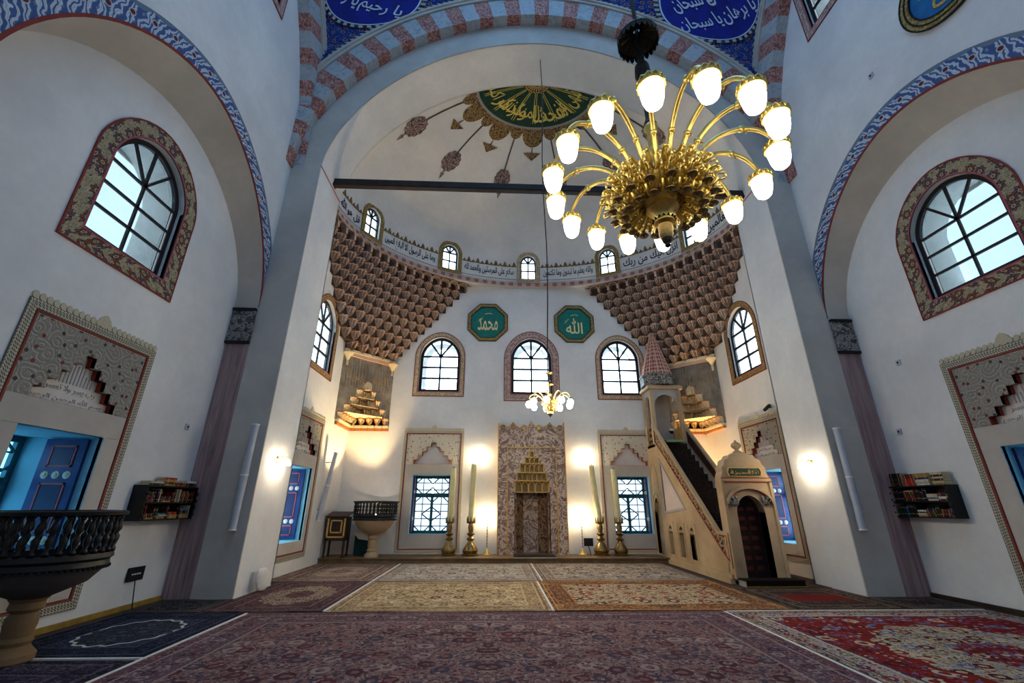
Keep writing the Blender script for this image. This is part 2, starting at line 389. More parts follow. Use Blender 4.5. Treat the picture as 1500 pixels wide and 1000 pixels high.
M_CORN = mk_check('red_grey_chequered_cornice', S(166, 106, 92), S(186, 182, 178), .34)
def mk_arabesque(name, bg, lt, dk, dot, sc_=3.4):
    g = G(name); o = g.obj(); x, y, z = g.sep(o); v = g.comb(g.math('ADD', x, y), z); w = g.warp(v, 4.5, .12)
    d, c = g.vor(w, sc_, .95); an = g.math('SINE', g.math('MULTIPLY', d, 24))
    n_, _ = g.noise(w, 11, 2, .5, 1.5)
    h = g.math('ADD', g.math('MULTIPLY', an, .5), g.math('MULTIPLY', n_, .9))
    col = g.ramp(h, [(0, bg), (.52, bg), (.6, lt), (.72, lt), (.78, dk), (.86, bg)])
    d2, c2 = g.vor(v, 5.2, .8); k = g.ramp(d2, [(0, (1,)*3), (.13, (0,)*3)], 'CONSTANT')
    col = g.mix(k, col, g.mix(g.math('GREATER_THAN', g.sep(c2)[0], .5), dot, dk))
    return g.done(col, .8, bump=h, bs=.6, bd=.02)
M_ARAB = mk_arabesque('carved_arabesque_stucco', S(146, 138, 122), S(200, 200, 196), S(72, 68, 68), S(126, 58, 50), 4.6)
M_ARABL = mk_arabesque('painted_arabesque_stucco', S(224, 214, 192), S(206, 194, 170), S(168, 156, 134), S(186, 122, 100), 5)
def mk_pend():
    g = G('blue_floral_pendentive'); v = g.warp(g.scale(g.uv(), 1), 2.5, .12); d, c = g.vor(v, 4.2, .8)
    n_, _ = g.noise(v, 7, 2, .5, 1.6)
    col = g.ramp(n_, [(0, S(16, 34, 104)), (.46, S(14, 40, 124)), (.5, S(120, 140, 176)), (.525, S(20, 46, 128)), (.6, S(24, 70, 130)), (.66, S(16, 30, 96))], 'CONSTANT')
    col = g.mix(g.ramp(d, [(0, (1,)*3), (.22, (0,)*3)], 'CONSTANT'), col, S(160, 140, 140)); col = g.mix(g.ramp(d, [(0, (1,)*3), (.15, (0,)*3)], 'CONSTANT'), col, S(116, 34, 46))
    return g.done(col, .8)
M_PEND = mk_pend()
def mk_goldlace(name, gold, dark):
    g = G(name); v = g.warp(g.obj(), 5, .05); d, _ = g.vor(v, 13, .9, dim='3D'); n_, _ = g.noise(v, 22, 2)
    col = g.ramp(g.math('ADD', d, g.math('MULTIPLY', n_, .3)), [(0, dark), (.42, dark), (.48, gold), (.66, gold), (.72, dark)], 'CONSTANT')
    return g.done(col, .7)
M_LACE = mk_goldlace('brown_gold_lace_paint', S(160, 132, 76), S(84, 60, 46))
M_LACER = mk_goldlace('rose_brown_lace_paint', S(164, 142, 136), S(84, 66, 66))
M_MUQ = plaster('brown_muqarnas_stucco', S(160, 140, 124), S(112, 94, 84))
M_MUQD = plaster('recess_shade_muqarnas_shell', S(86, 68, 60), S(64, 50, 44))  # shell coloured dark to paint recess shade into the gaps between cells
M_MUQL = plaster('salmon_muqarnas_edge', S(230, 194, 168), S(206, 158, 132))
M_SQ = plaster('cream_squinch_stucco', S(244, 228, 190), S(226, 200, 152))
M_SQL = plaster('terracotta_squinch_edge', S(196, 128, 84), S(160, 96, 62))
def mk_slate():
    g = G('grey_inscribed_wall'); o = g.obj(); f, _ = g.noise(o, 3, 5, .6); return g.done(g.ramp(f, [(.35, S(120, 110, 96)), (.65, S(158, 148, 132))]), .85, bump=f, bs=.2)
M_SLATE = mk_slate()
def mk_lattice_back(): return plain('dark_red_lattice_ground', S(50, 22, 17), .8)
M_LATB = mk_lattice_back()
# carpets: uv in metres from a corner; w,h size
def mk_rug(name, w, h, field, accents, border, bacc, bw=.45, sc_=5, med=None, edge=None, medc=None, medr=.36, band=None):
    g = G(name); x, y, _ = g.sep(g.uv())
    ex = g.math('MINIMUM', x, g.math('SUBTRACT', w, x)); ey = g.math('MINIMUM', y, g.math('SUBTRACT', h, y)); e = g.math('MINIMUM', ex, ey)
    v = g.comb(x, y); mir = g.comb(g.math('ABSOLUTE', g.math('SUBTRACT', x, w/2)), g.math('ABSOLUTE', g.math('SUBTRACT', y, h/2)))
    def orn(base, acc, k, off):
        q = g.warp(g.vmath('ADD', mir, (off, off*1.7, 0)), k*.8, .35/k)
        d, c = g.vor(q, k, .9); r = g.sep(c)[0]; n_, _ = g.noise(q, k*2.6, 3, .6, 1.4)
        st = [(0, base)]; m = len(acc)
        lay = g.ramp(n_, [(0, base), (.36, acc[0]), (.42, base), (.49, acc[1 % m]), (.53, base), (.60, acc[2 % m]), (.66, base)], 'CONSTANT')
        fl = g.ramp(r, [(i/m, a) for i, a in enumerate(acc)], 'CONSTANT')
        lay = g.mix(g.ramp(d, [(0, (1,)*3), (.30, (0,)*3)], 'CONSTANT'), lay, fl)
        lay = g.mix(g.ramp(d, [(0, (1,)*3), (.14, (0,)*3)], 'CONSTANT'), lay, base)
        d3, c3 = g.vor(q, k*3.1, 1); fl3 = g.ramp(g.sep(c3)[1], [(i/m, a) for i, a in enumerate(acc[::-1])], 'CONSTANT')
        return g.mix(g.ramp(d3, [(0, (1,)*3), (.2, (0,)*3)], 'CONSTANT'), lay, fl3)
    c = orn(field, accents, sc_, .3)
    if med:
        dx = g.math('DIVIDE', g.math('SUBTRACT', x, w/2), w*medr); dy = g.math('DIVIDE', g.math('SUBTRACT', y, h/2), h*medr)
        an = g.math('ARCTAN2', dy, dx); rr = g.math('SQRT', g.math('ADD', g.math('MULTIPLY', dx, dx), g.math('MULTIPLY', dy, dy)))
        rr = g.math('ADD', rr, g.math('MULTIPLY', g.math('SINE', g.math('MULTIPLY', an, 16)), .035))
        c = g.mix(g.math('LESS_THAN', rr, 1), c, orn(med, accents[::-1]+[field], sc_*1.2, .9))
        c = g.mix(g.ramp(rr, [(0, (0,)*3), (.93, (1,)*3), (1, (0,)*3)], 'CONSTANT'), c, medc or field)
        c = g.mix(g.math('LESS_THAN', rr, .36), c, orn(field, accents, sc_*1.4, .1))
    if band:
        k = g.math('MULTIPLY', g.math('LESS_THAN', g.math('ABSOLUTE', g.math('SUBTRACT', y, h/2)), h*.14), g.math('LESS_THAN', g.math('ABSOLUTE', g.math('SUBTRACT', x, w/2)), w*.32)); c = g.mix(k, c, band)
    b = orn(border, bacc, sc_*1.5, .55)
    c = g.mix(g.math('LESS_THAN', e, bw), c, b)
    for p0, p1, cc in ((bw, bw+.03, bacc[0]), (bw-.05, bw-.02, border), (bw*.28, bw*.28+.025, bacc[0]), (.05, .075, bacc[-1])):
        c = g.mix(g.math('MULTIPLY', g.math('GREATER_THAN', e, p0), g.math('LESS_THAN', e, p1)), c, cc)
    if edge is not None: c = g.mix(g.math('LESS_THAN', e, .035), c, edge)
    pile, _ = g.noise(v, 160, 2); big, _ = g.noise(v, 1.3, 3)
    c = g.mix(g.ramp(big, [(.35, (.22,)*3), (.7, (0,)*3)]), c, tuple(q*.55 for q in field))
    return g.done(c, .95, bump=pile, bs=.5, bd=.01, spec=.1)
# ------------------------------------------------------------ geometry of the place (metres; x across, y towards the mihrab)
XR, XS, XP, XA = 6.95, 6.45, 5.72, 6.12      # recess wall, spandrel wall, pier jamb, apse wall
Y1, Y2, YB = 8.8, 10.2, 14.75                # pier front, pier back, back wall
YC = 2.4                                     # centre of the domed hall
FL = lambda u, v, w: (-XR+w, u, v)
FR = lambda u, v, w: (XR-w, u, v)
FSL = lambda u, v, w: (-XS+w, u, v)
FSR = lambda u, v, w: (XS-w, u, v)
FB = lambda u, v, w: (u, YB-w, v)
FAL = lambda u, v, w: (-XA+w, u, v)
FAR = lambda u, v, w: (XA-w, u, v)
FP = lambda u, v, w: (u, Y1-w, v)
def az(q, hw, h, zs, a=1.9, b=.57): return zs+h*max(0, 1-abs(q/hw)**a)**b
def ainv(z, hw, h, zs, a=1.9, b=.57): return hw*max(0, 1-max(0, (z-zs)/h)**(1/b))**(1/a)
def arch_pts(cu, hw, vs_, h, n=24):
    """from the right springing over the crown to the left springing"""
    return [(cu+hw*cos(PI*i/n), az(cos(PI*i/n), 1, h, vs_)) for i in range(n+1)]
def arch_loop(cu, hw, v0, vs_, h, n=20): return [(cu-hw, v0), (cu+hw, v0)]+arch_pts(cu, hw, vs_, h, n)
def rect(u0, u1, v0, v1): return [(u0, v0), (u1, v0), (u1, v1), (u0, v1)]
def struct(o, label, cat): return tag(o, label, cat, kind='structure')

def win_loops(sp):
    F, cu, v0, v1, hb, bw = sp[:6]; r = hb*1.02; ri = (hb-bw)*1.02
    return arch_loop(cu, hb, v0, v1-r, r), arch_loop(cu, hb-bw, v0+bw, v1-bw-ri, ri)
W_L = (FL, 6.0, 4.87, 7.54, 1.04, .29); W_R = (FR, 6.14, 4.87, 7.48, 1.06, .29)
W_B = [(FB, -3.2, 5.09, 7.47, .88, .17), (FB, .08, 4.96, 7.56, .98, .25), (FB, 3.3, 5.05, 7.47, .88, .17)]
W_AL = (FAL, 11.72, 4.98, 7.36, .86, .17); W_AR = (FAR, 11.72, 5.02, 7.40, .86, .17)
W_UP = (FSR, 6.28, 12.36, 14.9, .78, .2)
W_UL = (FSL, 6.28, 12.36, 14.9, .78, .2)
# the lower windows with their surrounds: frame, centre, half width, foot, top
def steps(cu, v0, hw0=.62, n=5, dh=.14):
    pts = []; d = (hw0-.08)/(n-1)
    for k in range(n): pts += [(cu+hw0-d*k, v0+dh*k), (cu+hw0-d*k, v0+dh*(k+1))]
    return pts+[(2*cu-a, b) for a, b in pts[::-1]]
LW = [(FL, 6.04, 1.05, .2, 3.95, 1.1), (FR, 6.14, 1.07, .2, 3.98, 1.1), (FAL, 11.68, .98, .3, 3.82, .8), (FAR, 11.74, .98, .3, 3.82, .8), (FB, -3.23, 1.0, .18, 3.9, .45), (FB, 3.3, 1.0, .18, 3.9, .45)]
def lw_dims(l):
    F, cu, hw, v0, v1, dep = l; return cu, .61, (.62 if hw > 1.03 else .7), 2.46, 2.80
def lw_holes(l):
    cu, ho, o0, o1, st = lw_dims(l); return [rect(cu-ho, cu+ho, o0, o1), steps(cu, st)]

# floor
f = MB().box(-7.1, 7.1, -4.6, 14.9, -.12, 0).build('floor', plain('dark_floor_boards', S(58, 44, 38), .7, 0, .3, 4)); struct(f, 'dark floor boards beneath the carpets', 'floor')

# side walls: recess wall, spandrel, soffit
for sgn, F, FS, wsp, lw, nm, up in ((-1, FL, FSL, W_L, LW[0], 'left', W_UL), (1, FR, FSR, W_R, LW[1], 'right', W_UP)):
    b = MB().add(plate([rect(3.15, 8.85, 0, 8.8), win_loops(wsp)[1]]+lw_holes(lw), -.05, 0)).map(F).build('wall_'+nm, M_PL)
    struct(b, 'white plastered wall inside the arched recess with %s' % ('the near round pulpit' if sgn < 0 else 'the bookcase holding a tall pile of red books'), 'wall')
    A = arch_pts(6.02, 2.78, 5.6, 3.02, 40); B_ = arch_pts(6.02, 2.77, 5.6, 2.5, 40)
    hole = [(8.8, 0)]+A[:1]+A[1:]+[(3.24, 0)]
    loops = [[(-4.6, 0), (3.24, 0)]+A[::-1]+[(8.81, 5.7), (8.81, 17.2), (-4.6, 17.2)]]
    if up: loops.append(win_loops(up)[1])
    s_ = plate(loops, -.05, 0).map(FS).build('wall_%s_spandrel' % nm, M_PL)
    struct(s_, 'upper plaster wall above the %s recess arch' % ('pulpit' if sgn < 0 else 'round medallion'), 'wall')
    m = MB()
    for i in range(40): m.face([FS(*A[i], 0), FS(*A[i+1], 0), F(*B_[i+1], 0), F(*B_[i], 0)])
    m.face([FS(3.24, 0, 0), FS(*A[-1], 0), F(*B_[-1], 0), F(3.25, 0, 0)])
    so = m.build('soffit', M_PLG, s_, True)
    def band(o0, o1, w1):
        P0 = arch_pts(6.02, 2.78+o0, 5.6, 3.02+o0, 48); P1 = arch_pts(6.02, 2.78+o1, 5.6, 3.02+o1, 48)
        cl = lambda p: (min(p[0], 8.795), p[1])
        return MB().ring([cl(p) for p in P1], [cl(p) for p in P0], 0, w1, False)
    band(.04, .40, .012).map(FS).build('painted_scroll_band', M_BLUEBAND, s_)
    band(0, .045, .018).map(FS).build('red_edge_line', M_REDL, s_)
    # painted pilaster on the far jamb of the recess, and its carved capital
    u0, u1 = (-XR+.01, -XS) if sgn < 0 else (XS, XR-.01)
    p_ = MB().box(u0, u1, Y1-.012, Y1, 0, 4.76).build('trim_%d' % (1 if sgn < 0 else 2), M_MAUVE)
    struct(p_, 'mauve striated pilaster band on the jamb beside the %s' % ('bookcase with a short red pile' if sgn < 0 else 'bookcase with a tall red pile'), 'pilaster')
    c_ = MB().box(u0, u1, Y1-.05, Y1, 4.80, 5.50).build('capital', M_CAP, p_)
    MB().box(u0, u1+.0, Y1-.075, Y1, 5.50, 5.56).box(u0, u1, Y1-.07, Y1, 4.74, 4.80).build('capital_moulding', M_BLACK, p_)
    rl = MB()
    for k in range(7):      # carved leaf scrolls of the capital
        cx, cz = u0+.07+(k % 3)*.17+(.04 if k > 2 else 0), 4.92+(k//3)*.2
        rl.tube([(cx+.075*(1-t*.8)*cos(t*9+k), Y1-.055, cz+.075*(1-t*.8)*sin(t*9+k)) for t in [i/14 for i in range(15)]], .014, 5)
    rl.build('leaf_scroll', M_STONEG, c_, True)
MB().box(-XR, -XR+.04, 3.2, Y1, 0, .07).build('baseboard_left', M_YELLOW); struct(bpy.data.objects['baseboard_left'], 'ochre timber skirting along the wall behind the near pulpit', 'skirting')
MB().box(XR-.04, XR, 3.2, Y1, 0, .07).build('baseboard_right', M_WOOD); struct(bpy.data.objects['baseboard_right'], 'dark timber skirting under the bookcase with a tall red pile', 'skirting')

# the pier fronts with the great arch, its soffit and jambs
ZS = 9.5; IH = 4.95
def great(hw_o=0, n=48): return [(-x, z) for x, z in arch_pts(0, XP, ZS, IH, n)]
ga = great()
lp = [(-7.0, 0), (-XP, 0)]+ga+[(XP, 0), (7.0, 0), (7.0, 17.2), (-7.0, 17.2)]
aw = plate([lp], -.03, 0).map(FP).build('wall_front', M_PLG); struct(aw, 'pale plaster face of the great arch and its two piers', 'wall')
lpb = [(-7.0, 0), (-XP, 0)]+ga+[(XP, 0), (7.0, 0), (7.0, 15.6), (-7.0, 15.6)]
plate([lpb], -.03, 0).map(lambda u, v, w: (u, Y2+w, v)).build('arch_back_face', M_PL, aw)
m = MB()
for i in range(48): m.face([(ga[i][0], Y1, ga[i][1]), (ga[i+1][0], Y1, ga[i+1][1]), (ga[i+1][0], Y2, ga[i+1][1]), (ga[i][0], Y2, ga[i][1])])
m.build('arch_soffit', M_PL, aw, True)
for sg, nm in ((-1, 'left'), (1, 'right')):
    j = MB().box(min(sg*XP, sg*(XP+.05)), max(sg*XP, sg*(XP+.05)), Y1+.031, Y2, 0, ZS+.02).build('wall_pier_'+nm, M_PL)
    struct(j, 'white inner face of the pier with a brass wall lamp, on the %s side' % ('cushion' if sg < 0 else 'stepped pulpit'), 'wall')
    MB().box(min(sg*XP, sg*(XP-.015)), max(sg*XP, sg*(XP-.015)), Y1+.0, Y2, 9.57, 9.60).build('impost_line', M_PINKL, j)
# striped voussoir arches
def resample(P, n):
    L = [0]
    for a, b in zip(P, P[1:]): L.append(L[-1]+math.dist(a, b))
    out = []; k = 0
    for i in range(n+1):
        t = L[-1]*i/n
        while k < len(L)-2 and L[k+1] < t: k += 1
        f_ = (t-L[k])/max(1e-9, L[k+1]-L[k]); out.append((P[k][0]+(P[k+1][0]-P[k][0])*f_, P[k][1]+(P[k+1][1]-P[k][1])*f_))
    return out
def normals(P):
    N = []
    for i in range(len(P)):
        a, b = P[max(0, i-1)], P[min(len(P)-1, i+1)]; d = math.dist(a, b) or 1; N.append((-(b[1]-a[1])/d, (b[0]-a[0])/d))
    return N
def striped_arch(num, hw, h, nv, F, label, far_only=False, mould=True):
    root = empty('trim_%d' % num, F(0, ZS, 0), label, 'arch', kind='structure')
    P = [(-x, z) for x, z in arch_pts(0, hw, ZS, h, 160)]; Q = resample(P, nv); N = normals(resample(P, nv))
    def off(i, d): return (Q[i][0]+N[i][0]*d, Q[i][1]+N[i][1]*d)
    for i in range(nv):
        if far_only and Q[i][0] < -.2: continue
        red = (i-nv//2) % 2 == 0; e = .004; a, b = Q[i], Q[i+1]
        pr = .0 if red else .006
        MB().prism([F(*p, -.3) for p in (Q[i], Q[i+1], off(i+1, .70), off(i, .70))], tuple(Vector(F(0, 0, pr))-Vector(F(0, 0, -.3)))).build('voussoir', M_VRED if red else M_VGREY, root)
    if mould:
        D = resample(P, 80); ND = normals(D)
        for o0, o1, w in ((.705, .79, .05), (.79, .85, .09), (.85, .95, .03)):
            r0 = [(D[i][0]+ND[i][0]*o0, D[i][1]+ND[i][1]*o0) for i in range(81)]; r1 = [(D[i][0]+ND[i][0]*o1, D[i][1]+ND[i][1]*o1) for i in range(81)]
            if far_only: r0, r1 = r0[38:], r1[38:]
            MB().ring(r1, r0, -.2, w, False).map(F).build('moulding', M_PLG, root)
    return root
striped_arch(3, 6.4, 5.75, 45, lambda u, v, w: (u, 8.5-w, v), 'great arch of alternating red and grey marble voussoirs above the tie beam')
striped_arch(4, 6.4, 7.3, 51, lambda u, v, w: (-6.15+w, YC+u, v), 'striped red and grey arch high over the recess of the near pulpit', True)
striped_arch(5, 6.4, 7.3, 51, lambda u, v, w: (6.15-w, YC+u, v), 'striped red and grey arch high over the small upper window', True)
# pendentives
def pend(sg, z, t, d=0):
    xf = min(6.15, ainv(z, 7.35, 6.7, 9.5)); ys = min(8.5, YC+ainv(z, 7.35, 8.25, 9.5))
    A = Vector((sg*xf, 8.5)); B = Vector((sg*6.15, ys)); K = Vector((sg*6.15, 8.5)); m_ = (A+B)/2; c = m_+(K-m_)*.55
    p = A*(1-t)**2+c*(2*t*(1-t))+B*t*t; n_ = (Vector((0, YC))-p).normalized(); p = p+n_*d
    return (p.x, p.y, z-d*.6)
def pwidth(z): return math.dist((ainv(z, 7.35, 6.7, 9.5), 8.5), (6.15, YC+ainv(z, 7.35, 8.25, 9.5)))
for sg, nm, tx in ((-1, 'left', ('يا رحمن', 'يا رحيم')), (1, 'right', ('يا سبحان', 'يا برهان'))):
    Z0, Z1 = 12.78, 16.15; m = MB()
    def fn(a, b, sg=sg):
        z = Z0+(Z1-Z0)*b; return pend(sg, z, a, -.02)
    nu, nv = 14, 40; m.grid(fn, nu, nv)
    for k, fa in enumerate(m.f):      # uv in metres
        j, i = divmod(k, nu); q = []
        for ii, jj in ((i, j), (i+1, j), (i+1, j+1), (i, j+1)):
            z = Z0+(Z1-Z0)*jj/nv; q.append(((ii/nu-.5)*pwidth(z), z*1.3))
        m.uv[k] = q
    po = m.build('ceiling_pendentive_'+nm, M_PEND, None, True)
    struct(po, 'deep blue floral pendentive with a round white-lettered medallion, %s' % ('above the recess of the near pulpit' if sg < 0 else 'beside the small upper window'), 'pendentive')
    for e0 in (0, 1):                 # chequered edging
        e_ = MB(); L = 0; prev = None
        for j in range(49):
            z = Z0+(Z1-Z0)*j/48; w_ = max(pwidth(z), .02); k0, k1 = min(.5, .05/w_), min(.5, .12/w_)
            q = [pend(sg, z, (k if e0 == 0 else 1-k), .012) for k in (k0, k1)]
            if prev:
                d = math.dist(prev[0], q[0]); e_.face([prev[0], prev[1], q[1], q[0]], [(L, 0), (L, 1), (L+d, 1), (L+d, 0)]); L += d
            prev = q
        e_.build('chequered_edging', M_CHECK, po)
    zc, R_ = 15.28, 1.22
    def disc(p, q, d, sg=sg): z = zc+q*.80; return pend(sg, z, .47+sg*p/max(pwidth(z), .3), d)
    m = MB()
    m.grid(lambda a, b: disc(R_*b*cos(2*PI*a), R_*b*sin(2*PI*a), .02), 48, 8); md = m.build('medallion', M_MBLUE, po, True)
    m = MB(); L = 2*PI*R_
    m.grid(lambda a, b: disc((R_+.10*b)*cos(2*PI*a), (R_+.10*b)*sin(2*PI*a), .03), 72, 1, L, 1); m.build('medallion_ring', M_CHECK, md)
    m = MB(); m.grid(lambda a, b: disc((R_-.05+.035*b)*cos(2*PI*a), (R_-.05+.035*b)*sin(2*PI*a), .03), 72, 1); m.build('medallion_line', M_WHITEINK, md)
    for k, t in enumerate(tx):
        m = text_mb(t, .95, .6, .01, .012); cx, cz = ((-.5, .5)[k], -.42)
        m.map(lambda x, y, w: disc(x+cx, y+cz, .03+w)); m.build('inscription', M_WHITEINK, md)
        m = text_mb(t, .95, .6, .01, .012); m.map(lambda x, y, w: disc(x+cx*.8, y+cz+.75, .03+w)); m.build('inscription', M_WHITEINK, md)

# rest of the hall, behind and above the viewer
o = MB().box(-7.1, 7.1, -4.65, -4.6, 0, 17.2).build('wall_rear', M_PL); struct(o, 'plain plaster wall of the hall facing the mihrab', 'wall')
m = plate([rect(-7.1, 7.1, -4.7, 8.85), [(6.3*cos(2*PI*i/48), YC+6.3*sin(2*PI*i/48)) for i in range(48)]], 17.2, 17.25)
dm = m.build('ceiling', M_PL); struct(dm, 'plaster ceiling of the main hall under its great dome', 'ceiling')
MB().lathe([(6.3*cos(PI/2*i/10), 17.2+1.2+4.6*sin(PI/2*i/10)) for i in range(11)], (0, YC, 0), 32).lathe([(6.3, 17.2), (6.3, 18.4)], (0, YC, 0), 32).build('dome', M_PL, dm, True)

# apse walls
hood = [(.57, 1.95, 2.30), (.50, 2.30, 2.56), (.40, 2.56, 2.84), (.25, 2.84, 3.04), (.10, 3.04, 3.24)]
hl = [(-.57, .14), (.57, .14)]
for h_, a, b in hood: hl += [(h_, a), (h_, b)]
for h_, a, b in hood[::-1]: hl += [(-h_, b), (-h_, a)]
ap = plate([rect(-XA, XA, 0, 9.6)]+[win_loops(w)[1] for w in W_B]+lw_holes(LW[4])+lw_holes(LW[5])+[[(a+.03, b) for a, b in hl]], -.05, 0).map(FB).build('wall_back', M_PL)
struct(ap, 'white plaster back wall around the marble mihrab', 'wall')
al = plate([rect(Y2-.05, YB+.05, 0, 9.6), win_loops(W_AL)[1]]+lw_holes(LW[2]), -.05, 0).map(FAL).build('wall_apse_left', M_PL)
struct(al, 'white apse wall beside the small reading desk', 'wall')
ar = plate([rect(Y2-.05, YB+.05, 0, 9.6), win_loops(W_AR)[1]]+lw_holes(LW[3]), -.05, 0).map(FAR).build('wall_apse_right', M_PL)
struct(ar, 'white apse wall behind the stepped marble pulpit', 'wall')
ZL = .14
lg = MB().box(-XA, 3.95, 13.72, YB, 0, ZL-.03).box(-XA, 3.95, 13.68, YB, ZL-.03, ZL).build('trim_6', plain('worn_step_boards', S(112, 88, 60), .6, 0, .3, 3)); struct(lg, 'low worn timber step along the foot of the back wall', 'step')

# half dome over the apse with its drum of windows
DA, DB, DY = 5.9, 4.56, 10.16
def dz(rho): return 10.5+4.0*max(0, 1-rho*rho)**.6
def drho(z): return 1 if z <= 10.5 else sqrt(max(0, 1-((z-10.5)/4.0)**(1/.6)))
def dpt(th, rho, z=None, d=0):
    z = dz(rho) if z is None else z
    n = Vector((sin(th)/DA, cos(th)/DB)).normalized()
    return (DA*rho*sin(th)-n.x*d, DY+DB*rho*cos(th)-n.y*d, z-(d if rho < .7 else 0))
def dds(th): return sqrt((DA*cos(th))**2+(DB*sin(th))**2)
DWIN = [rad(a) for a in (-65.3, -30.5, 0, 30.3, 65.3)]
ths = set(-PI/2+PI*i/80 for i in range(81)); wins = []
for t0 in DWIN:
    h_ = .33/dds(t0); ths = {t for t in ths if abs(t-t0) > h_+.008}; ths |= {t0-h_, t0+h_, t0-h_/3, t0+h_/3}; wins.append((t0-h_, t0+h_))
ths = sorted(ths)
lev = [(1, 9.45), (1, 9.72), (1, 10.1), (1, 10.5), (drho(10.76), 10.76)]+[(r, dz(r)) for r in (.97, .95, .92, .88, .83, .77, .7, .62, .54, .45, .36, .27, .18, .09, 0)]
m = MB(); nt = len(ths); m.v = [dpt(t, r, z) for r, z in lev for t in ths]
for j in range(len(lev)-1):
    for i in range(nt-1):
        tm = (ths[i]+ths[i+1])/2
        if 1 <= j <= 3 and any(a < tm < b for a, b in wins): continue
        m.f.append((j*nt+i, j*nt+i+1, (j+1)*nt+i+1, (j+1)*nt+i)); m.uv.append(None); m.mi.append(0)
cd_ = m.build('ceiling_apse', M_PL, None, True); struct(cd_, 'plaster half dome over the mihrab with a green painted crown', 'half dome')
# closing ledge between ring and apse walls
lp = [(-XA-.05, Y2), (XA+.05, Y2), (XA+.05, YB+.05), (-XA-.05, YB+.05)]
m = MB(); n = 60
for i in range(n):
    t0, t1 = -PI/2+PI*i/n, -PI/2+PI*(i+1)/n; a, b = dpt(t0, 1, 9.47), dpt(t1, 1, 9.47); k = 1.45
    m.face([a, b, (b[0]*k, DY+(b[1]-DY)*k, 9.47), (a[0]*k, DY+(a[1]-DY)*k, 9.47)])
m.build('ring_soffit', M_PL, cd_)
def dome_strip(t0, t1, z0, z1, d, mat, name, parent, n=24):
    m = MB(); tot = (t1-t0)*dds((t0+t1)/2)
    m.grid(lambda a, b: dpt(t0+(t1-t0)*a, drho(z0+(z1-z0)*b), z0+(z1-z0)*b, d), n, 1, tot, 1)
    return m.build(name, mat, parent)
co = dome_strip(-PI/2, PI/2, 9.40, 9.56, .05, M_CORN, 'chequered_cornice', cd_, 80)
dome_strip(-PI/2, PI/2, 9.34, 9.40, .09, M_MUQL, 'cornice_lip', cd_, 80)
dome_strip(-PI/2, PI/2, 9.56, 9.59, .08, M_MUQL, 'cornice_lip', cd_, 80)
edges = [-PI/2]+[t for t0 in DWIN for t in (t0-.47/dds(t0), t0+.47/dds(t0))]+[PI/2]
TXT = ['قل هو الله احد', 'وما على الرسول الا البلاغ المبين', 'سلام على المرسلين والحمد لله', 'والله يعلم ما تبدون وما تكتمون', 'انزل اليك من ربك', 'رب العالمين']
cm = MB().poly([(-.5, 0, 0), (.5, 0, 0), (.5, 0, .28), (.28, 0, .62), (0, 0, 1), (-.28, 0, .62), (-.5, 0, .28), (-.5, 1, 0), (.5, 1, 0), (.5, 1, .28), (.28, 1, .62), (0, 1, 1), (-.28, 1, .62), (-.5, 1, .28)], [(0, 1, 2, 3, 4, 5, 6), (13, 12, 11, 10, 9, 8, 7)]+[(i, (i+1) % 7, (i+1) % 7+7, i+7) for i in range(7)]).mesh('cresting_leaf', M_LACE)
for k in range(6):
    t0, t1 = edges[2*k], edges[2*k+1]; nn = max(4, int((t1-t0)*16))
    dome_strip(t0, t1, 9.70, 9.73, .012, M_DOTS, 'dotted_line', cd_, nn)
    dome_strip(t0, t1, 10.26, 10.31, .014, M_LACE, 'cresting_base', cd_, nn)
    L = (t1-t0)*dds((t0+t1)/2)
    tb = text_mb(TXT[k], L*.9, .42, .006, .01); tm = (t0+t1)/2
    tb.map(lambda x, y, w: dpt(tm+x/dds(tm), 1, 9.99+y, .008+w)); tb.build('inscription', M_INK, cd_)
    q = max(2, int(L/.17))
    for i in range(q):
        th = t0+(t1-t0)*(i+.5)/q; p = dpt(th, 1, 10.3, .016); tall = i % 2
        n_ = Vector((sin(th)/DA, cos(th)/DB))
        place('cresting_leaf', cm, cd_, p, math.atan2(-n_.x, n_.y), (.13 if tall else .09, .012, .2 if tall else .11))
M_GILTY = plain('yellow_gold_paint', S(222, 202, 96), .5, .1, .1)
M_CHAINP = plain('grey_chain_paint', S(92, 86, 86), .8)
# painted crown medallion and hanging rosettes
def polar(fr, t0=-PI/2, t1=PI/2, n=60, d=.02, m=8):
    """fan of the dome between rho 0 and fr(th)"""
    g_ = MB(); g_.grid(lambda a, b: dpt(t0+(t1-t0)*a, fr(t0+(t1-t0)*a)*b, None, d), n, m); return g_
def lobes(th):
    a = (th/rad(31)); f_ = a-math.floor(a+.5); big = max(0, 1-(abs(f_)/.30)**2)**.5; a2 = a-.5; f2 = a2-math.floor(a2+.5); sm = max(0, 1-(abs(f2)/.18)**2)**.5
    return .375+.095*big+.05*sm
polar(lobes, n=240, d=.015).build('gold_lobed_border', M_LACE, cd_)
gm = polar(lambda t: .335, n=60, d=.022).build('green_crown', M_DGREEN, cd_)
m = MB(); m.grid(lambda a, b: dpt(-PI/2+PI*a, .33+.015*b, None, .03), 80, 1, 12, 1); m.build('dotted_ring', M_DOTS, cd_)
for k, (tx, ang) in enumerate([('تنهى عن', 58), ('الفحشا', 24), ('والمنكر', -10), ('ولذكر', -38), ('الله اكبر', -64)]):
    tb = text_mb(tx, .98, .7, .008, .004); tm = rad(ang)
    tb.map(lambda x, y, w: dpt(tm+x/(5.2*.21), .232-y/5.2*(.95), None, .034+w)); tb.build('inscription', M_GILTY, gm)
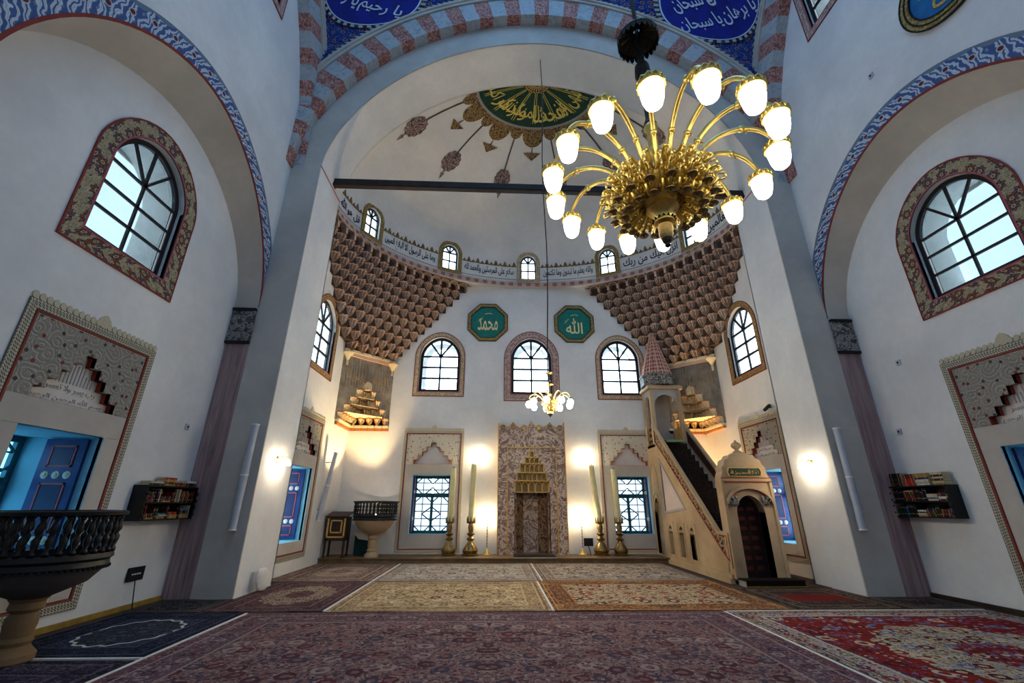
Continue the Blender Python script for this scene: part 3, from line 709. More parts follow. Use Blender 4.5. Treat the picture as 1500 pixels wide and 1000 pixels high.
for k in range(-3, 4):       # upright letter stems and the knotted star at the centre
    t = rad(26*k); st = MB()
    for dt in (-.035, .035): st.tube([dpt(t+dt*(.26/(r_+.08)), r_, None, .036) for r_ in (.08, .14, .20, .27, .305)], .011, 5)
    st.build('letter_stem', M_GILTY, gm)
for k in range(12):
    t = rad(-82.5+15*k); MB().tube([dpt(t+.16*cos(a)/1.0, .05+.025*sin(a), None, .036) for a in [2*PI*i/10 for i in range(11)]], .014, 5).build('knot_loop', M_GILT, gm)
for k in (-2, -1, 0, 1, 2):          # tassels under the big lobes
    t = rad(31*k); tr = MB(); r0 = .475
    tr.tube([dpt(t, r0, None, .02), dpt(t, r0+.035, None, .02)], .02, 5)
    tr.face([dpt(t-.05/.46, r0+.035, None, .02), dpt(t+.05/.46, r0+.035, None, .02), dpt(t, r0+.085, None, .02)]); tr.build('leaf_tassel', M_LACE, cd_)
for k in range(6):
    t = rad(-77.5+31*k); MB().tube([dpt(t, .42+.215*i/6, None, .012) for i in range(7)], .028, 5).build('painted_chain', M_CHAINP, cd_)
    ro = MB(); c0 = .69; ro.face([dpt(t+.30*(1+.05*cos(12*a))*cos(a)/(c0*dds(t)), c0+.062*(1+.05*cos(12*a))*sin(a), None, .02) for a in [2*PI*i/48 for i in range(48)]])
    rr_ = ro.build('rosette', M_LACER, cd_)
    MB().tube([dpt(t, .752, None, .02), dpt(t, .765, None, .02)], .03, 5).face([dpt(t-.02, .765, None, .022), dpt(t+.02, .765, None, .022), dpt(t, .80, None, .022)]).build('rosette_tip', M_LACER, rr_)
# ------------------------------------------------------------ arched windows
def arched_window(num, sp, label, bmat, rows=3, depth=.75, glass=M_GLASS, lines=True, outer=True, fw=.10, mt=.066):
    F, cu, v0, v1, hb, bw = sp[:6]; lo, li = win_loops(sp)
    root = empty('window_%d' % num, F(cu, v0, 0), label, 'window', kind='structure')
    MB().ring(lo, li, -.01, .015).map(F).build('painted_border', bmat, root)
    def grow(d):
        r = (hb+d)*1.02; return arch_loop(cu, hb+d, v0-d, v1-hb*1.02, r)
    if lines:
        MB().ring(grow(.012), grow(-.012), -.01, .022).map(F).build('red_border_line', M_REDL, root)
        MB().ring(grow(-bw+.035), grow(-bw+.01), -.01, .02).map(F).build('pale_border_line', M_PINKL, root)
    MB().wallstrip(li, 0, -depth).map(F).build('reveal', M_PL, root)
    h = hb-bw; wz = -.1; v_b = v0+bw; vs_ = v1-hb*1.02
    fo, fi = grow(-bw-.0), grow(-bw-fw)
    fr = MB().ring(fo, fi, wz-.06, wz).map(F).build('frame', M_IRON, root)
    g0 = h-fw; b0 = v_b+fw; t = mt
    def bar(a, b): return MB().prism([F(a[0]+nx, a[1]+ny, wz-.045) for nx, ny in off4(a, b, t)], tuple(Vector(F(0, 0, wz-.01))-Vector(F(0, 0, wz-.045)))).build('muntin', M_IRON, fr)
    def off4(a, b, k):
        d = Vector((b[0]-a[0], b[1]-a[1])); L = d.length; d /= L; n = Vector((-d.y, d.x))*k/2; e = d*L
        return [(n.x, n.y), (e.x+n.x, e.y+n.y), (e.x-n.x, e.y-n.y), (-n.x, -n.y)]
    top = max(p[1] for p in fi)
    bar((cu, b0), (cu, top))
    for k in range(1, rows+1):
        z = b0+(vs_-b0)*k/rows; bar((cu-g0, z), (cu+g0, z))
    apts = fi[2:]; n_ = len(apts)-1
    for k in (n_//4+1, n_-n_//4-1): bar((cu, vs_), apts[k])
    # panes
    for k in range(rows):
        za, zb = b0+(vs_-b0)*k/rows, b0+(vs_-b0)*(k+1)/rows
        for s_ in (-1, 1): MB().box(min(cu, cu+s_*g0)+.012, max(cu, cu+s_*g0)-.012, za+.012, zb-.012, wz-.034, wz-.028).map(F).build('pane', glass, fr)
    cuts = [0, n_//4+1, n_//2, n_-n_//4-1, n_]
    for a, b in zip(cuts, cuts[1:]):
        MB().prism([F(cu, vs_, wz-.034)]+[F(*p, wz-.034) for p in apts[a:b+1]], tuple(Vector(F(0, 0, .006))-Vector(F(0, 0, 0)))).build('pane', glass, fr)
    if outer:
        ho = h*1.25
        plate([rect(cu-h-.5, cu+h+.5, v_b-.5, top+.5), arch_loop(cu+.06, h*.9, v_b-.02, vs_-.12, h*.95)], -depth-.06, -depth).map(F).build('outer_arch', M_PL, root)
    else:
        plate([rect(cu-h-.3, cu+h+.3, v_b-.3, top+.3), rect(cu-h, cu+h, v_b, top+.02)], -depth-.02, -depth).map(F).build('outer_surround', M_PL, root)
    # light portal in the opening
    c = Vector(F(cu, (v_b+top)/2, -depth-.1)); d = Vector(F(0, 0, 1))-Vector(F(0, 0, 0))
    po = area('window_portal', c, d.to_track_quat('-Z', 'Z').to_euler(), 2*h+.1, top-v_b+.1, 1, (1, 1, 1), portal=True)
    return root
arched_window(1, W_L, 'tall arched window with a mauve flower border, above the near round pulpit', M_FLOR, glass=M_GLASSB, fw=.085, mt=.042, outer=False)
arched_window(2, W_R, 'tall arched window with a mauve flower border, in the recess below the round medallion', M_FLOR, glass=M_GLASSB, fw=.085, mt=.042, outer=False)
arched_window(3, W_B[0], 'beige-bordered arched window on the back wall, fully in view beside the muqarnas', M_FLOR2)
arched_window(4, W_B[1], 'rosy-bordered arched window directly above the mihrab', M_FLOR3)
arched_window(5, W_B[2], 'beige-bordered arched window partly behind the cone of the stepped pulpit', M_FLOR2)
arched_window(6, W_AL, 'gold-bordered arched window on the apse wall above the brass-lit cushion side', M_YELB, outer=False)
arched_window(7, W_AR, 'gold-bordered arched window on the apse wall above the stepped pulpit portal', M_YELB, outer=False)
arched_window(8, W_UP, 'small high arched window near the round medallion', M_FLOR3, outer=False, glass=M_GLASSB)
arched_window(9, W_UL, 'small high arched window above the recess of the near pulpit', M_FLOR3, outer=False, glass=M_GLASSB)
nth = ['small arched drum window with gold border beside the pier that has the cushion', 'small arched drum window with gold border between the cushion-side pier and the mihrab axis', 'small arched drum window with beige border on the axis above the mihrab', 'small arched drum window with gold border between the mihrab axis and the stepped pulpit', 'small arched drum window with gold border beside the pier behind the stepped pulpit']
for k, t0 in enumerate(DWIN):
    o = Vector(dpt(t0, 1, 0, .05)); n_ = Vector((sin(t0)/DA, cos(t0)/DB, 0)).normalized(); tn = Vector((n_.y, -n_.x, 0))
    F = lambda u, v, w, o=o, n_=n_, tn=tn: tuple(o+tn*u-n_*w+Vector((0, 0, v)))
    arched_window(10+k, (F, 0, 9.6, 10.96, .455, .15), nth[k], M_YELB if k != 2 else M_FLOR2, rows=2, depth=.5, lines=False, outer=False, fw=.055, mt=.05)

# ------------------------------------------------------------ lower windows with stucco surrounds and blue shutters
leafm = MB().prism([(-.18, 0, 0), (.18, 0, 0), (.46, 0, .3), (.46, 0, .62), (.2, 0, .88), (0, 0, 1), (-.2, 0, .88), (-.46, 0, .62), (-.46, 0, .3)], (0, 1, 0))
M_MERL = plain('cream_merlon_paint', S(196, 184, 154), .8); M_MERLP = plain('pale_merlon_paint', S(206, 192, 162), .8)
ML1 = leafm.mesh('merlon', M_MERL); ML2 = leafm.mesh('merlon_pale', M_MERLP)
def shutter(root, F, u, w0, w1, v0, v1, side, blue):
    """leaf lying on a reveal: plane u = const, spanning w0..w1; side = +1 faces -u"""
    def P(a, b, d): return F(u-side*d, v0+(v1-v0)*b, w0+(w1-w0)*a)
    def bx(a0, a1, b0, b1, d0, d1):
        m = MB().box(a0, a1, b0, b1, d0, d1); return m.map(lambda a, b, d: P(a, b, d))
    lf = bx(0, 1, 0, 1, 0, .045).build('shutter', blue, root)
    for b0, b1 in ((.05, .19), (.30, .66), (.78, .95)):
        for sl in (((.2, .24), (b0, b1)), ((.76, .80), (b0, b1)), ((.2, .8), (b0, b0+.014)), ((.2, .8), (b1-.014, b1))):
            bx(*sl[0], *sl[1], .045, .057).build('panel_moulding', M_PINKL, lf)
        bx(.26, .74, b0+.02, b1-.02, .045, .052).build('panel', M_BLUED, lf)
    for b in (.245, .72):
        for a in (.24, .5, .76):
            m = MB(); c = Vector(P(a, b, .045)); n = (Vector(P(a, b, .06))-c).normalized(); ax = Vector((0, 0, 1)); t = n.cross(ax)
            prof = [(.0, .022), (.022, .022), (.028, .012), (.05, .01), (.055, 0)]
            for k in range(12):
                a0, a1 = 2*PI*k/12, 2*PI*(k+1)/12
                for (r0, h0), (r1, h1) in zip(prof, prof[1:]):
                    q = [c+n*h_+(t*cos(a_)+ax*sin(a_))*r_ for r_, h_, a_ in ((r0, h0, a0), (r0, h0, a1), (r1, h1, a1), (r1, h1, a0))]
                    m.face(q)
            m.build('rosette', M_CREAM, lf)
def lower_window(num, l, label, rich, far, glass=M_GLASS):
    F, cu, hw, v0, v1, dep = l; cu, ho, o0, o1, st = lw_dims(l)
    root = empty('window_%d' % num, F(cu, v0, 0), label, 'window', kind='structure')
    rr = lambda d: [(cu-hw+d, v0+d), (cu+hw-d, v0+d), (cu+hw-d, v1-d), (cu-hw+d, v1-d)]
    bw = .115 if rich else .08
    MB().ring(rr(0), rr(bw), -.01, .02).map(F).build('braided_border', M_BRAID if rich else M_BRAIDB, root)
    MB().ring(rr(bw+.008), rr(bw+.034), -.01, .024).map(F).build('red_line', M_REDL, root)
    nm = 23 if rich else 25; sx = 2*hw/nm
    d = Vector(F(1, 0, 0))-Vector(F(0, 0, 0)); rz = math.atan2(d.y, d.x)
    for i in range(nm):
        u = cu-hw+(i+.5)*sx; big = i == nm//2
        place('merlon', ML1 if rich else ML2, root, F(u, v1, 0), rz, (sx*(.95 if not big else 2.2), -.018 if F in (FL, FAL) else (.018 if F in (FR, FAR) else -.018), .1 if not big else .2))
    ii = hw-bw-.045
    plate([rect(cu-ii, cu+ii, st, v1-bw-.045), steps(cu, st)], -.0, .012).map(F).build('arabesque_panel', M_ARAB if rich else M_ARABL, root)
    sp = steps(cu, st)
    MB().wallstrip(sp, .012, -.12).map(F).build('stepped_niche', M_REDST, root)
    if not rich: MB().ring([(cu+(a-cu)*1.04, b+.012) for a, b in sp], sp, 0, .02).map(F).build('orange_niche_line', M_ORANGE, root)
    bk = plate([[(a, b) for a, b in steps(cu, st)]], -.13, -.115).map(F).build('niche_panel', M_PEDW, root)
    if rich:          # relief lettering: a foot line of square script and upright stems
        m = text_mb('بسم الله الرحمن الرحيم', 1.08, .11, .012, .004).map(lambda x, y, w: F(cu+(x if F in (FL, FAL) else -x), st+.075+y, -.115+w)); m.build('inscription', M_LETTER, bk)
        m = text_mb('رب يسر ولا تعسر', .74, .11, .012, .004).map(lambda x, y, w: F(cu+(x if F in (FL, FAL) else -x), st+.215+y, -.115+w)); m.build('inscription', M_LETTER, bk)
        for k in range(11): MB().box(cu-.26+.052*k-.009, cu-.26+.052*k+.009, st+.29, st+(.44 if abs(k-5) > 2 else .56), -.115, -.100).map(F).build('letter_stem', M_LETTER, bk)
    for nm_, a in (('lintel', (cu-ii, cu+ii, o1, st)), ('jamb', (cu-ii, cu-ho, v0+bw+.045, o1)), ('jamb', (cu+ho, cu+ii, v0+bw+.045, o1)), ('sill', (cu-ho, cu+ho, v0+bw+.045, o0))):
        MB().box(a[0]+.003, a[1]-.003, a[2]+.003, a[3]-.003, -.02, .014).map(F).build(nm_, M_PLG if rich else M_PLT, root)
    MB().wallstrip(rect(cu-ho, cu+ho, o0, o1), .014, -dep).map(F).build('reveal', M_SKYPL, root)
    w_in, w_out = -.15, -.15-min(.58, dep-.2)
    shutter(root, F, cu+ho, w_out, w_in, o0+.03, o1-.03, 1, M_BLUE)
    shutter(root, F, cu-ho, w_out, w_in, o0+.03, o1-.03, -1, M_BLUE)
    # iron lattice window at the back of the reveal
    wz = -dep; o = lambda k: rect(cu-ho+k, cu+ho-k, o0+k, o1-k)
    fr = MB().ring(o(0), o(.085), wz-.05, wz+.02).map(F).build('frame', M_TURQ, root)
    def bar(a, b, r=.011, w=0): return MB().tube([F(*a, wz+w), F(*b, wz+w)], r, 5).build('grille_bar', M_TURQ, fr)
    zt = o0+(o1-o0)*.66
    MB().box(cu-ho+.05, cu+ho-.05, zt-.055, zt+.055, wz-.04, wz+.015).map(F).build('transom', M_TURQ, fr)
    MB().box(cu-.04, cu+.04, o0+.05, zt, wz-.04, wz+.015).map(F).build('mullion', M_TURQ, fr)
    for k in (-.5, .5): bar((cu+ho*k, o0+.05), (cu+ho*k, o1-.05), .014)
    bar((cu, zt), (cu, o1), .014)
    for q in range(1, 8):
        z = o0+(o1-o0)*q/8; bar((cu-ho, z), (cu+ho, z), .014)
    def dia(c, z, hx, hz):
        for sx_, sz_ in ((1, 1), (1, -1), (-1, 1), (-1, -1)): bar((c+sx_*hx, z), (c, z+sz_*hz), .019, .01)
    dia(cu, (o0+zt)/2, ho*.5, .22)
    for s_ in (-1, 1):
        for (zz, sg) in ((o0+.05, 1), (zt-.04, -1), (zt+.04, 1), (o1-.05, -1)):
            bar((cu+s_*(ho-.05), zz+sg*.2), (cu+s_*(ho-.27), zz), .019, .01); bar((cu, zz+sg*.2), (cu+s_*.22, zz), .019, .01)
    for s_ in (-1, 1):
        for za, zb in ((o0+.055, zt-.04), (zt+.04, o1-.055)):
            MB().box(min(cu+s_*.028, cu+s_*(ho-.055)), max(cu+s_*.028, cu+s_*(ho-.055)), za, zb, wz-.03, wz-.024).map(F).build('pane', glass, fr)
    plate([rect(cu-ho-.2, cu+ho+.2, o0-.2, o1+.2), rect(cu-ho, cu+ho, o0, o1)], wz-.07, wz-.05).map(F).build('outer_surround', M_PL, root)
    c = Vector(F(cu, (o0+o1)/2, wz-.12)); dd = Vector(F(0, 0, 1))-Vector(F(0, 0, 0))
    area('window_portal', c, dd.to_track_quat('-Z', 'Z').to_euler(), 2*ho, o1-o0, 1, (1, 1, 1), portal=True)
    return root
lower_window(15, LW[0], 'carved stucco window surround with blue shutter, behind the near round pulpit', True, 1, M_GLASSC)
lower_window(16, LW[1], 'carved stucco window surround with blue shutter, beside the bookcase with a tall red pile', True, 1, M_GLASSC)
lower_window(17, LW[2], 'stucco-framed lower window with dark blue shutter on the apse wall near the cushion', True, 1)
lower_window(18, LW[3], 'stucco-framed lower window with bright blue shutter behind the stepped pulpit portal', True, 1)
lower_window(19, LW[4], 'turquoise lattice window on the back wall beside the small round pulpit', False, 1, M_GLASSL)
lower_window(20, LW[5], 'turquoise lattice window on the back wall beside the stepped pulpit', False, 1, M_GLASSL)

# ------------------------------------------------------------ muqarnas over the apse corners
def corbel(lip_m, body_m, name):
    """faceted hanging cell: x -.5..+.5, z 0..1, bulging towards -y"""
    m = MB(); xs = [-.5, -.38, -.26, -.13, 0, .13, .26, .38, .5]; ys = [-.05, -.24, -.66, -.54, -1.0, -.54, -.66, -.24, -.05]
    tip = (0, -.03, 0); n = len(xs)-1
    ring = [(x, y, .84+(.07 if i % 2 == 0 else -.03)) for i, (x, y) in enumerate(zip(xs, ys))]
    mid = [(x*.66, y*(.62 if i % 2 == 0 else .40), .42) for i, (x, y) in enumerate(zip(xs, ys))]
    for i in range(n):
        m.face([tip, mid[i+1], mid[i]]); m.face([mid[i], mid[i+1], ring[i+1], ring[i]])
    lo = [(x, y*1.06-.02, z) for x, y, z in ring]; hi = [(x, y*1.06-.02, 1) for x, y, z in ring]
    for i in range(n): m.face([lo[i], lo[i+1], hi[i+1], hi[i]], None, 1); m.face([ring[i], ring[i+1], lo[i+1], lo[i]], None, 1)
    m.face(hi, None, 1)
    for i in (2, 4, 6):      # painted ridge lines
        a, b, c = Vector(tip), Vector(mid[i]), Vector(ring[i]); w = Vector((.022, 0, 0)); f = Vector((0, -.02, 0))
        m.face([b-w+f, b+w+f, c+w+f, c-w+f], None, 1)
    return m.mesh(name, [body_m, lip_m])
def niche(lip_m, body_m, dark, name):
    """small arched niche of the top row"""
    m = MB(); A = [(.40*cos(PI*i/8), .52+.38*sin(PI*i/8)) for i in range(9)]; pts = [(.40, 0)]+A+[(-.40, 0)]
    A2 = [(.5*cos(PI*i/8), .52+.48*sin(PI*i/8)) for i in range(9)]; p2 = [(.5, 0)]+A2+[(-.5, 0)]
    for i in range(10):
        m.face([(p2[i][0], -.5, p2[i][1]), (p2[i+1][0], -.5, p2[i+1][1]), (pts[i+1][0], -.5, pts[i+1][1]), (pts[i][0], -.5, pts[i][1])], None, 1)
        m.face([(pts[i][0], -.5, pts[i][1]), (pts[i+1][0], -.5, pts[i+1][1]), (pts[i+1][0]*.8, .1, pts[i+1][1]*.9), (pts[i][0]*.8, .1, pts[i][1]*.9)], None, 0)
        m.face([(p2[i][0], -.5, p2[i][1]), (p2[i+1][0], -.5, p2[i+1][1]), (p2[i+1][0], .1, p2[i+1][1]), (p2[i][0], .1, p2[i][1])], None, 1)
    m.face([(x*.8, .1, z*.9) for x, z in pts], None, 0)
    return m.mesh(name, [body_m, lip_m])
CB = corbel(M_MUQL, M_MUQ, 'muqarnas_cell'); NB = niche(M_MUQL, M_MUQ, None, 'muqarnas_niche'); CS = corbel(M_SQL, M_SQ, 'squinch_cell')
ROWS = 11; MZ0, MZ1 = 6.22, 9.40
def mpath(t, s, sg):
    ls = 1.4+3.15*t**.68; lb = 1.32+2.65*t
    A = Vector((-XA, YB-ls)); B = Vector((-XA+lb, YB)); m_ = (A+B)/2; K = Vector((-XA, YB)); c = m_+(K-m_)*(.5*t)
    p = A*(1-s)**2+c*(2*s*(1-s))+B*s*s
    return Vector((p.x*(-sg), p.y))
def seg(P, s):  # polyline point at fraction s of its length
    L = [0]
    for a, b in zip(P, P[1:]): L.append(L[-1]+(b-a).length)
    t = s*L[-1]; k = 0
    while k < len(P)-2 and L[k+1] < t: k += 1
    return P[k]+(P[k+1]-P[k])*((t-L[k])/max(1e-9, L[k+1]-L[k])), L[-1]
for sg, num, lab in ((-1, 7, 'brown honeycomb muqarnas hanging in the apse corner over the small round pulpit'), (1, 8, 'brown honeycomb muqarnas hanging in the apse corner behind the pulpit cone')):
    root = empty('trim_%d' % num, (sg*(XA-.6), YB-.6, MZ0), lab, 'muqarnas', kind='structure')
    sh = MB(); K = Vector((sg*XA, YB))
    for r in range(ROWS):
        t0, t1 = r/ROWS, (r+1)/ROWS; z0, z1 = MZ0+(MZ1-MZ0)*t0, MZ0+(MZ1-MZ0)*t1
        P0 = [mpath(t0, i/16, sg) for i in range(17)]; P1 = [mpath(t1, i/16, sg) for i in range(17)]
        for i in range(16):
            sh.face([(*P0[i], z0), (*P0[i+1], z0), (*P0[i+1], z1), (*P0[i], z1)]); sh.face([(*P0[i], z1), (*P0[i+1], z1), (*P1[i+1], z1), (*P1[i], z1)])
        L = seg(P0, 0)[1]; n = max(4, round(L/.36)); dep = (seg(P1, .5)[0]-seg(P0, .5)[0]).length
        last = r == ROWS-1
        for i in range(n):
            p, _ = seg(P0, (i+.5)/n); a, _ = seg(P0, (i+.4)/n); b, _ = seg(P0, (i+.6)/n); d = (b-a); ang = math.atan2(d.y, d.x)
            if sg > 0: ang += PI
            # +y local must point to the corner
            nrm = Vector((-sin(ang), cos(ang)));
            if nrm.dot(K-p) < 0: ang += PI
            cw = L/n
            if last: place('muqarnas_niche', NB, root, (p.x, p.y, z0), ang, (cw*.96, .34, (z1-z0)*1.05))
            else: place('muqarnas_cell', CB, root, (p.x, p.y, z0-.03), ang, (cw*.97, max(.2, dep*1.35), (z1-z0)+.03))
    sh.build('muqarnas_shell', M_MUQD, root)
    # bottom rim over the inscribed wall, and two little pendant consoles
    A, B = mpath(0, 0, sg), mpath(0, 1, sg); d = (B-A).normalized(); inn = (K-(A+B)/2).normalized()
    for h0, h1, o_, mt in ((6.10, 6.22, .06, M_MUQL), (6.22, 6.30, .10, M_SQ)):
        q = [A-inn*o_, B-inn*o_, B+inn*.2, A+inn*.2]; MB().prism([(*p, h0) for p in q], (0, 0, h1-h0)).build('rim_moulding', mt, root)
    for k in (.06, .94):
        p = A+(B-A)*k-inn*.08; MB().lathe([(0, -.42), (.035, -.40), (.04, -.28), (.025, -.26), (.05, -.2), (.1, -.1), (.17, -.02), (.18, 0), (0, 0)], (p.x, p.y, 6.16), 10).build('pendant_console', M_SQ, root, True)
    # diagonal inscribed wall
    Ld = (B-A).length; F = lambda u, v, w, A=A, d=d, inn=inn: (A.x+d.x*u-inn.x*w, A.y+d.y*u-inn.y*w, v)
    NS = 5; z0s = 4.02; rh = .27
    st_ = []
    for k in range(NS):
        hwk = Ld/2*(1-k/NS)*.92; st_ += [(Ld/2+hwk, z0s+rh*k), (Ld/2+hwk, z0s+rh*(k+1))]
    stp = st_+[(Ld-a, b) for a, b in st_[::-1]]
    wl = plate([[(0, z0s), (stp[-1][0], z0s)]+stp[::-1][1:-1]+[(stp[0][0], z0s), (Ld, z0s), (Ld, 6.25), (0, 6.25)]], -.06, 0).map(F).build('wall_diagonal_%s' % ('left' if sg < 0 else 'right'), M_SLATE)
    struct(wl, 'grey inscribed diagonal wall with a stepped squinch, %s' % ('over the small round pulpit' if sg < 0 else 'beside the pulpit kiosk'), 'wall')
    for k in range(15):      # tall plaited letters in faint relief
        u = .2+.105*k; hgt = .75+.18*sin(k*1.7); zb = 5.0+abs(u-Ld/2)*-.25+.35
        MB().tube([F(u, zb-.1+.0, .012), F(u+.03*sin(k), zb+hgt*.5, .014), F(u-.02, min(6.08, zb+hgt), .012)], .011, 4).build('letter_stem', M_STONE, wl)
    tb = text_mb('لا اله الا الله محمد رسول الله', Ld*.82, .5, .012, .012).map(lambda x, y, w: F(Ld/2+x, 5.52+y, w+.004)); tb.build('inscription', M_STONE, wl)
    # stepped squinch below it
    sq = empty('trim_%d' % (9 if sg < 0 else 10), (sg*(XA-.3), YB-.3, 3.86), 'warm-lit stepped squinch of cream cells, %s' % ('above the small round pulpit' if sg < 0 else 'beside the steps of the marble pulpit'), 'squinch', kind='structure')
    leg = 1.34
    for k in range(NS):
        c = K+Vector((-sg, -1))*(leg/2*k/NS); ln = leg*(1-k/NS); n = NS-k
        cn = K+Vector((-sg, -1))*(leg/2*(k+1)/NS); z0 = z0s+rh*k; z1 = z0+rh
        s2 = MB()
        e1, e2 = c+Vector((-sg*ln, 0)), c+Vector((0, -ln))
        s2.face([(*c, z0), (*e1, z0), (*e1, z1), (*c, z1)]); s2.face([(*c, z0), (*e2, z0), (*e2, z1), (*c, z1)])
        s2.face([(*c, z1), (*e1, z1), (*e2, z1)])
        s2.build('squinch_tier', M_SQ, sq)
        if k == NS-1:
            p = c+Vector((-sg, -1))*.1; m = MB()
            for i in range(9):
                a = 2*PI*i/9; m.tube([(p.x+.13*cos(a), p.y+.13*sin(a), z0), (p.x+.13*cos(a), p.y+.13*sin(a), z0+.16), (p.x+.10*cos(a), p.y+.10*sin(a), z0+.24), (p.x+.02*cos(a), p.y+.02*sin(a), z0+.3)], .035, 5)
            m.build('squinch_cupola', M_SQ, sq, True)
        for i in range(n):
            w = ln/n
            p = c+Vector((-sg*(i+.5)*w, 0)); place('squinch_cell', CS, sq, (*p, z0), 0, (w*.98, .2, rh))
            p = c+Vector((0, -(i+.5)*w)); place('squinch_cell', CS, sq, (*p, z0), -sg*PI/2, (w*.98, .2, rh))
    for h0, h1, o_, mt in ((3.86, 3.95, .09, M_SQL), (3.95, 4.03, .13, M_SQ)):
        for i in range(6):
            w = leg/6; g_ = .006
            x0, x1 = sorted((sg*(XA-w*i-g_), sg*(XA-w*(i+1)+g_))); MB().box(x0, x1, YB-o_, YB, h0, h1).build('squinch_brick', mt, sq)
            x0, x1 = sorted((sg*XA, sg*(XA-o_))); MB().box(x0, x1, YB-w*(i+1)+g_, YB-w*i-g_, h0, h1).build('squinch_brick', mt, sq)
# ------------------------------------------------------------ tie beam
def chamfer(h, w, c): return [(-w+c, -h), (w-c, -h), (w, -h+c), (w, h-c), (w-c, h), (-w+c, h), (-w, h-c), (-w, -h+c)]
m = MB(); sec = chamfer(.11, .10, .03); m.prism([(-XP, 9.68+a, 9.80+b) for a, b in sec], (2*XP, 0, 0))
o = m.build('tie_beam', M_BEAM, None, at=(0, 9.68, 9.80)); tag(o, 'dark timber tie beam spanning the great arch', 'beam')
for s_ in (-1, 1): MB().prism([(s_*(XP-.012), 9.68+a*1.25, 9.80+b*1.25) for a, b in sec], (s_*.012, 0, 0)).build('beam_end_plate', M_BLACK, o)

# ------------------------------------------------------------ mihrab
mh = empty('mihrab', (.03, YB-.1, ZL), 'tall purple marble mihrab with stepped gilded niche and crested top', 'mihrab')
X0, X1, DP = -1.07, 1.13, .24; cx = .03
F = lambda u, v, w: (cx+u, YB-w, v)
top = [(-1.1, 4.18), (-1.02, 4.0), (-.9, 3.98), (-.72, 4.05), (-.62, 4.17), (-.52, 4.05), (-.4, 3.98), (-.25, 4.05), (-.12, 4.02), (0, 4.22), (.12, 4.02), (.25, 4.05), (.4, 3.98), (.52, 4.05), (.62, 4.17), (.72, 4.05), (.9, 3.98), (1.02, 4.0), (1.1, 4.18)]
plate([[(-1.1, ZL), (-.80, ZL), (-.80, 3.34), (.80, 3.34), (.80, ZL), (1.1, ZL)]+top[::-1]], 0, DP).map(F).build('outer_frame', M_MIHRAB, mh)
plate([[(-.79, ZL), (-.57, ZL)]+hl[::-1][:-1]+[(.79, ZL), (.79, 3.33), (-.79, 3.33)]], 0, DP-.05).map(F).build('inner_panel', M_MIHRAB, mh)
MB().ring([(-.815, ZL), (-.815, 3.355), (.815, 3.355), (.815, ZL)], [(-.785, ZL), (-.785, 3.325), (.785, 3.325), (.785, ZL)], 0, DP+.015, False).map(F).build('gilt_fillet', M_GILT, mh)
for s_ in (-1, 1): MB().box(s_*1.1-.012, s_*1.1+.012, ZL, 4.14, 0, DP+.012).map(F).build('gilt_fillet', M_GILT, mh)
MB().tube([F(a, b, DP) for a, b in top], .016, 5).build('gilt_cresting_edge', M_GILT, mh)
for u in (-.95, -.62, -.25, .25, .62, .95):
    m = MB(); m.face([F(u+.075*cos(2*PI*i/8), 4.0+.08*sin(2*PI*i/8), DP+.006) for i in range(8)]); m.tube([F(u+.075*cos(2*PI*i/8), 4.0+.08*sin(2*PI*i/8), DP+.006) for i in range(8)], .012, 4, closed=True); m.build('crest_rosette', M_GILT if abs(u) == .25 else M_MIHRAB2, mh)
# concave niche body behind the wall plane, five flat sides
pl = [(-.57, 0), (-.50, -.34), (-.24, -.56), (.24, -.56), (.50, -.34), (.57, 0)]
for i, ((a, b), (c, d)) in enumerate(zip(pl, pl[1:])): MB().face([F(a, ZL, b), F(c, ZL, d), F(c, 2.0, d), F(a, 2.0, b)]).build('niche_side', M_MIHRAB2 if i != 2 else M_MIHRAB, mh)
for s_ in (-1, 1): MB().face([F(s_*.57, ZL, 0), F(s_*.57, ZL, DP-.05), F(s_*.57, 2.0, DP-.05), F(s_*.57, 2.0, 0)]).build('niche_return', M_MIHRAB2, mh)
for s_ in (-1, 1): MB().lathe([(.05, ZL), (.05, ZL+.1), (.032, ZL+.14), (.032, 1.6), (.05, 1.66), (.055, 1.75), (.03, 1.78), (.03, 1.95)], F(s_*.53, 0, .12), 10).build('corner_colonnette', M_MIHRAB2, mh, True)
MB().face([F(a, 2.0, b) for a, b in pl]).build('niche_soffit', M_GOLDD, mh)
MB().face([F(a, ZL+.004, b) for a, b in pl]).build('niche_floor', M_MIHRAB2, mh)
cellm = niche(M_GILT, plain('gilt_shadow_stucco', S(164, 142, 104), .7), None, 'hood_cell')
for k, (h_, a, b) in enumerate(hood):
    w = -.02+.035*k; n = (5, 6, 5, 3, 1)[k]
    MB().ring([(-h_, a), (-h_, b), (h_, b), (h_, a)], [(-h_+.022, a), (-h_+.022, b-.022), (h_-.022, b-.022), (h_-.022, a)], -.1, DP-.03, False).map(F).build('hood_edge', M_GILT, mh)
    MB().box(-h_, h_, a, b, -.06+w, -.03+w).map(F).build('hood_back', M_GOLDD, mh)  # dark brass colour here stands in for the shadow inside the hood
    MB().box(-h_, h_, a-.012, a+.012, -.1, w+.1).map(F).build('hood_shelf', M_GILT, mh)
    for i in range(n):
        cw = 2*(h_-.02)/n; place('hood_cell', cellm, mh, F(-h_+.02+(i+.5)*cw, a+.012, w), 0, (cw*.97, .2, b-a-.03))
MB().box(cx-.6, cx+.62, YB-1.0, YB-.28, ZL, ZL+.02).build('prayer_mat', plain('black_prayer_mat', S(34, 24, 24), .9, 0, .4, 20), None, at=(cx, YB-.6, ZL)); tag(bpy.data.objects['prayer_mat'], 'dark fringed prayer mat at the foot of the mihrab', 'mat')
